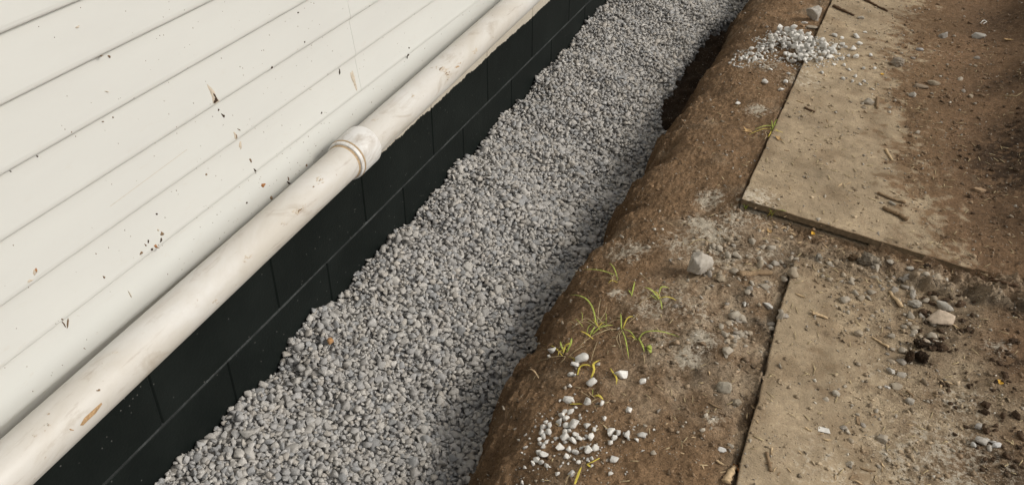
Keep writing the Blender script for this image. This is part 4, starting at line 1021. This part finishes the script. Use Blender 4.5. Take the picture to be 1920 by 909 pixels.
# ------------------------------------------------------------------ weeds
def blade(parent, org, pts, width, m, arch, seed, name="blade"):
    """pts: pixels from root to tip; arch: height of its bow in metres"""
    P = place([p[0] for p in pts], [p[1] for p in pts]); n = 9
    t = np.linspace(0, len(P) - 1, n); i = np.clip(t.astype(int), 0, len(P) - 2); u = (t - i)[:, None]
    Q = P[i] * (1 - u) + P[i + 1] * u
    if len(P) > 2:
        Q[1:-1] = (Q[:-2] + 2 * Q[1:-1] + Q[2:]) / 4
    s01 = np.linspace(0, 1, n)
    hgt = arch * np.sin(s01 * math.pi * .8) + .0015
    Q[:, 2] += hgt * .6
    V, F = [], []
    for k in range(n):
        d = Q[min(k + 1, n - 1)] - Q[max(k - 1, 0)]; d /= np.linalg.norm(d) + 1e-9
        s = np.cross(d, (0, 0, 1)); s /= np.linalg.norm(s) + 1e-9
        wd = width * 1.08 * (.55 + .9 * s01[k]) * (1 - s01[k] ** 3) + .0003
        V += [Q[k] - s * wd / 2 + np.array((0, 0, wd * .25)), Q[k], Q[k] + s * wd / 2 + np.array((0, 0, wd * .25))]
        if k: F += [(3 * k - 3, 3 * k, 3 * k + 1, 3 * k - 2), (3 * k - 2, 3 * k + 1, 3 * k + 2, 3 * k - 1)]
    o = link(name, mesh_py(name, np.array(V) - org, F, m, True), parent)
    md = o.modifiers.new("thickness", 'SOLIDIFY'); md.thickness = .0004
def tuft(px, py, label, blades, name="grass_tuft", cat="weed"):
    p = place([px], [py])[0]; o = empty(name, p); tag(o, label, cat)
    for i, (pts, wd, m, ar) in enumerate(blades): blade(o, p, pts, wd, m, ar, i)
    g = np.random.default_rng(int(px)); lone = len(blades) < 3
    for i in range(0 if lone else (16 if len(blades) > 12 else 4)):          # the wisps between the clear blades
        a, l = g.uniform(0, 6.28), g.uniform(9, 34 if len(blades) > 12 else 20); bx, by = px + g.normal(0, 18 if len(blades) > 12 else 5), py + g.normal(0, 7 if len(blades) > 12 else 3)
        blade(o, p, [(bx, by), (bx + .5 * l * math.cos(a) + g.normal(0, 2), by + .4 * l * math.sin(a) - 2), (bx + l * math.cos(a), by + .8 * l * math.sin(a))], g.uniform(.0010, .0020), [M_STRAW, M_STRAW, M_GRASS, M_YELLOW][int(g.integers(0, 4))], g.uniform(.005, .018), i)
    return o
Gm, Ym, Sm = M_GRASS, M_YELLOW, M_STRAW
tuft(1158, 525, "two bent green blades at the lip of the bank, first above the larger tuft", [([(1158, 525), (1152, 512), (1142, 497)], .0032, Gm, .02), ([(1152, 516), (1125, 514), (1092, 510)], .004, Gm, .02), ([(1158, 526), (1140, 524), (1105, 526)], .0014, Sm, .01)])
tuft(1236, 562, "small green weed with spreading blades on the dusty bank", [([(1236, 562), (1222, 550), (1207, 542)], .0042, Gm, .015), ([(1234, 558), (1238, 545), (1254, 545)], .0042, Gm, .02), ([(1236, 560), (1250, 562), (1268, 567)], .0036, Ym, .015), ([(1238, 562), (1239, 572), (1241, 584)], .0034, Gm, .012), ([(1184, 556), (1187, 545), (1190, 530)], .0038, Gm, .012), ([(1183, 552), (1180, 548), (1178, 545)], .003, Gm, .004), ([(1232, 552), (1210, 565), (1195, 575)], .0014, Sm, .01), ([(1225, 540), (1210, 525), (1198, 515)], .0012, Sm, .01)])
tuft(1118, 612, "largest sprawling grass tuft, half green half straw, on the bank", [
    ([(1118, 610), (1112, 585), (1095, 567), (1068, 559)], .0044, Gm, .03), ([(1110, 628), (1125, 618), (1150, 612)], .003, Gm, .012), ([(1112, 636), (1100, 630), (1087, 623)], .0036, Ym, .01), ([(1105, 632), (1110, 625), (1116, 614)], .004, Gm, .01),
    ([(1165, 618), (1164, 606), (1163, 592)], .0036, Gm, .02), ([(1168, 616), (1175, 604), (1187, 598)], .0036, Ym, .02), ([(1160, 618), (1140, 622), (1115, 632)], .0028, Sm, .012), ([(1166, 620), (1172, 640), (1179, 678)], .0032, Gm, .015), ([(1168, 618), (1180, 625), (1192, 638)], .003, Gm, .012),
    ([(1162, 620), (1155, 640), (1165, 660)], .0016, Sm, .01), ([(1120, 612), (1100, 600), (1080, 610)], .0016, Sm, .012), ([(1120, 608), (1122, 585), (1126, 562)], .0016, Sm, .015), ([(1122, 606), (1135, 590), (1138, 575)], .0014, Sm, .01), ([(1116, 612), (1095, 606), (1068, 620)], .0014, Sm, .012), ([(1130, 615), (1150, 605), (1170, 602)], .0016, Sm, .012), ([(1125, 622), (1100, 640), (1085, 652)], .0014, Sm, .008), ([(1120, 640), (1112, 665), (1108, 680)], .0014, Sm, .008), ([(1170, 612), (1190, 600), (1198, 590)], .0014, Sm, .012), ([(1140, 616), (1125, 605), (1112, 590)], .0016, Sm, .012), ([(1168, 618), (1160, 632), (1168, 668)], .0013, Sm, .008)])
tuft(1198, 637, "weed with one long green blade and a small round leaf on the bank", [([(1197, 638), (1205, 628), (1235, 628), (1273, 636)], .0040, Gm, .02), ([(1197, 634), (1203, 650), (1208, 663)], .0046, Gm, .012), ([(1206, 660), (1208, 675), (1209, 692)], .0016, Sm, .006), ([(1212, 650), (1215, 652), (1222, 657)], .012, Gm, .006), ([(1220, 662), (1217, 657), (1213, 650)], .009, Gm, .005)])
tuft(1060, 658, "yellow green sprout beside a white stone at the lip of the bank", [([(1058, 660), (1052, 655), (1050, 643)], .0046, Gm, .015), ([(1062, 662), (1070, 652), (1072, 638)], .0052, Gm, .02), ([(1056, 662), (1060, 652), (1072, 646)], .0050, Ym, .012), ([(1064, 668), (1078, 676), (1072, 684)], .0018, Ym, .006), ([(1055, 668), (1040, 655), (1020, 648)], .0022, Ym, .012), ([(1060, 668), (1040, 672), (1002, 682)], .0013, Sm, .01), ([(1060, 666), (1045, 660), (1008, 658)], .0013, Sm, .01), ([(1065, 670), (1080, 660), (1098, 650)], .0012, Sm, .01), ([(1060, 668), (1058, 676), (1050, 682)], .0013, Sm, .006), ([(1064, 668), (1075, 672), (1082, 678)], .0013, Sm, .006)])
tuft(1108, 702, "curled bright yellow blade hooked over a flat white stone", [([(1083, 703), (1086, 690), (1100, 687), (1112, 692)], .0042, Ym, .01), ([(1108, 709), (1115, 698), (1110, 688), (1125, 678)], .0056, Ym, .014)])
tuft(1157, 720, "short lone yellow blade on the bare bank past the curled one", [([(1144, 691), (1150, 702), (1157, 712), (1155, 723)], .0042, Ym, .006)])
tuft(995, 706, "pale curled root tip sticking out of the bank lip", [([(1010, 709), (1003, 700), (996, 697), (986, 697)], .0034, M_WOOD, .012), ([(1000, 712), (1005, 705), (1012, 707)], .0014, Sm, .005)])
tuft(1118, 748, "yellow leaf scrap with pale stem beside a rounded white stone", [([(1086, 734), (1095, 741), (1105, 746)], .0016, Sm, .008), ([(1104, 735), (1108, 744), (1115, 748)], .003, M_WOOD, .008), ([(1112, 744), (1122, 744), (1131, 751)], .0065, Ym, .006), ([(1068, 758), (1080, 760), (1092, 759)], .003, Ym, .006)])
tuft(1104, 875, "small yellow wilted blade below the spilled white stones", [([(1124, 859), (1112, 868), (1100, 872)], .0026, Ym, .006), ([(1100, 870), (1104, 875), (1108, 877)], .005, Ym, .004)])
tuft(1080, 900, "bright yellow stalk with a looping pale stem at the bank", [([(1076, 912), (1083, 898), (1090, 878)], .0050, Ym, .014), ([(1060, 910), (1064, 896), (1075, 891), (1088, 890)], .0016, Sm, .012)])
tuft(1444, 246, "weed with thin arching blades in the board edge crack", [([(1452, 240), (1438, 242), (1414, 247)], .0036, Gm, .02), ([(1448, 246), (1452, 236), (1457, 228)], .004, Gm, .02), ([(1446, 246), (1444, 254), (1439, 262)], .0036, Ym, .012), ([(1446, 242), (1430, 246), (1402, 256)], .002, Ym, .012), ([(1450, 246), (1460, 250), (1468, 252)], .0022, Ym, .01), ([(1448, 244), (1447, 236), (1446, 228)], .0028, Gm, .012)])
tuft(1399, 391, "tiny green seedling under the pale worn board corner", [([(1398, 393), (1396, 388), (1392, 384)], .010, Gm, .008), ([(1399, 392), (1401, 388), (1405, 386)], .010, Gm, .008)])
tuft(1450, 402, "thin green blades growing along the board end", [([(1446, 405), (1455, 398), (1474, 399)], .0032, Gm, .012), ([(1448, 404), (1444, 398), (1441, 393)], .003, Gm, .008), ([(1450, 405), (1462, 404), (1468, 403)], .002, Sm, .006)])
tuft(1320, 458, "single arched straw green blade on the dusty bank", [([(1290, 461), (1305, 453), (1320, 453), (1335, 460)], .0034, M_STRAW, .010)])

tick('weeds')
# ------------------------------------------------------------------ grit and straw bits: nobody could count them
TINY = [hull_rock(900 + i, 8, 0, (1, .8, .65)) for i in range(8)]
items, cols = [], []; g = np.random.default_rng(31)
n = 29000
x = g.uniform(.46, 2.2, n); y = g.uniform(.65, 4.6, n) ** 1.0
y = .65 + (4.6 - .65) * g.random(n) ** 1.35
dens = .22 + .8 * ss(-.1, .6, fbm(x, y, .12, 111, 3))
dens = dens * np.where(x < lip(y) + .10, .75, 1) * (x > lip(y) - .10)
for b in (BOARD1, BOARD2): dens = np.where((inside(b, x, y) > 0) & (x < cover_line(y) - .03), dens * .75, dens)
dens = np.maximum(dens, np.maximum(.95 * ((x > .85) & (x < 1.12) & (y > 1.7) & (y < 2.3)), .9 * ((x > 1.2) & (x < 1.62) & (y > 1.35) & (y < 2.3) & (x > cover_line(y) - .08))))
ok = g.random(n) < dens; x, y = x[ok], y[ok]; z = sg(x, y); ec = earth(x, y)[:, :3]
for i in range(len(x)):
    r = float(np.clip(math.exp(g.normal(math.log(.0026), .52)), .0010, .0075))
    items.append((x[i], y[i], z[i] + r * .25, r, rot(g.uniform(0, 6.28), abs(g.normal(0, .4)), g.uniform(0, 6.28)), int(g.integers(0, 8))))
    u = g.random()
    cols.append(ec[i] * g.uniform(.8, 1.35) if u < .62 else (grey(g, 'pebble') if u < .86 else (np.array((.60, .55, .46)) if u < .93 else ec[i] * .35)))
n = 13000; x = g.uniform(.84, 2.3, n); y = .8 + 3.6 * g.random(n) ** 1.2
keep = ((x > cover_line(y) + .03 * g.normal(size=n)) | ((x < 1.11) & (y > 1.2) & (y < 2.3))) & (g.random(n) < .12 + .9 * ss(.0, .7, fbm(x, y, .14, 113, 3)))
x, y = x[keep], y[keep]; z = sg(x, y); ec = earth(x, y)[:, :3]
for i in range(len(x)):
    r = float(np.clip(math.exp(g.normal(math.log(.0040), .45)), .0016, .011))
    items.append((x[i], y[i], z[i] + r * .2, r, rot(g.uniform(0, 6.28), abs(g.normal(0, .4)), g.uniform(0, 6.28)), int(g.integers(0, 8)))); cols.append(ec[i] * g.uniform(.45, 1.3))
for (P, n) in ((out, 700), (q_near, 120)):
    lo, hi = P.min(0), P.max(0); k = 0
    while k < n:
        a, b = g.uniform(lo[0] - .03, hi[0] + .03), g.uniform(lo[1] - .04, hi[1] + .02)
        if min(math.hypot(a - p[0], b - p[1]) for p in P) > .045 and not (P is out and in_poly(a, b, P)): k += .2; continue
        r = float(np.clip(math.exp(g.normal(math.log(.0034 if P is out else .0026), .45)), .0012, .0065))
        items.append((a, b, float(sg(a, b)) + r * .3, r, rot(g.uniform(0, 6.28), abs(g.normal(0, .4)), 0), int(g.integers(0, 8)))); cols.append(grey(g, 'white')); k += 1
V, F, K = rock_mass(items, TINY, cols)
tag(link("soil_grit", mesh_np("soil_grit", V, F, M_PEB, K)), "fine grit and crumbs strewn over the bare soil", "grit", kind="stuff")
V, F = [], []
n = 900; x = g.uniform(.72, 1.75, n); y = .7 + 3.3 * g.random(n) ** 1.2
z = sg(x, y)
for i in range(n):
    if g.random() < .35 and x[i] < .9: continue
    l = g.uniform(.003, .013); wd = g.uniform(.0005, .0014); a = g.uniform(0, 3.14); c, s = math.cos(a), math.sin(a); k = len(V); t = g.uniform(-.0015, .003)
    for (u, v, h) in ((-l, -wd, 0), (l, -wd, t), (l, wd, t), (-l, wd, 0)):
        for hh in (0, .0008): V.append((x[i] + c * u - s * v, y[i] + s * u + c * v, z[i] + .0012 + h + hh))
    F += [(k + 1, k + 3, k + 5, k + 7), (k, k + 6, k + 4, k + 2), (k, k + 2, k + 3, k + 1), (k + 2, k + 4, k + 5, k + 3), (k + 4, k + 6, k + 7, k + 5), (k + 6, k, k + 1, k + 7)]
tag(link("straw_bits", mesh_np("straw_bits", np.array(V), np.array(F), M_STRAW)), "tiny straw and wood fibres littering the soil", "litter", kind="stuff")
tick('grit')
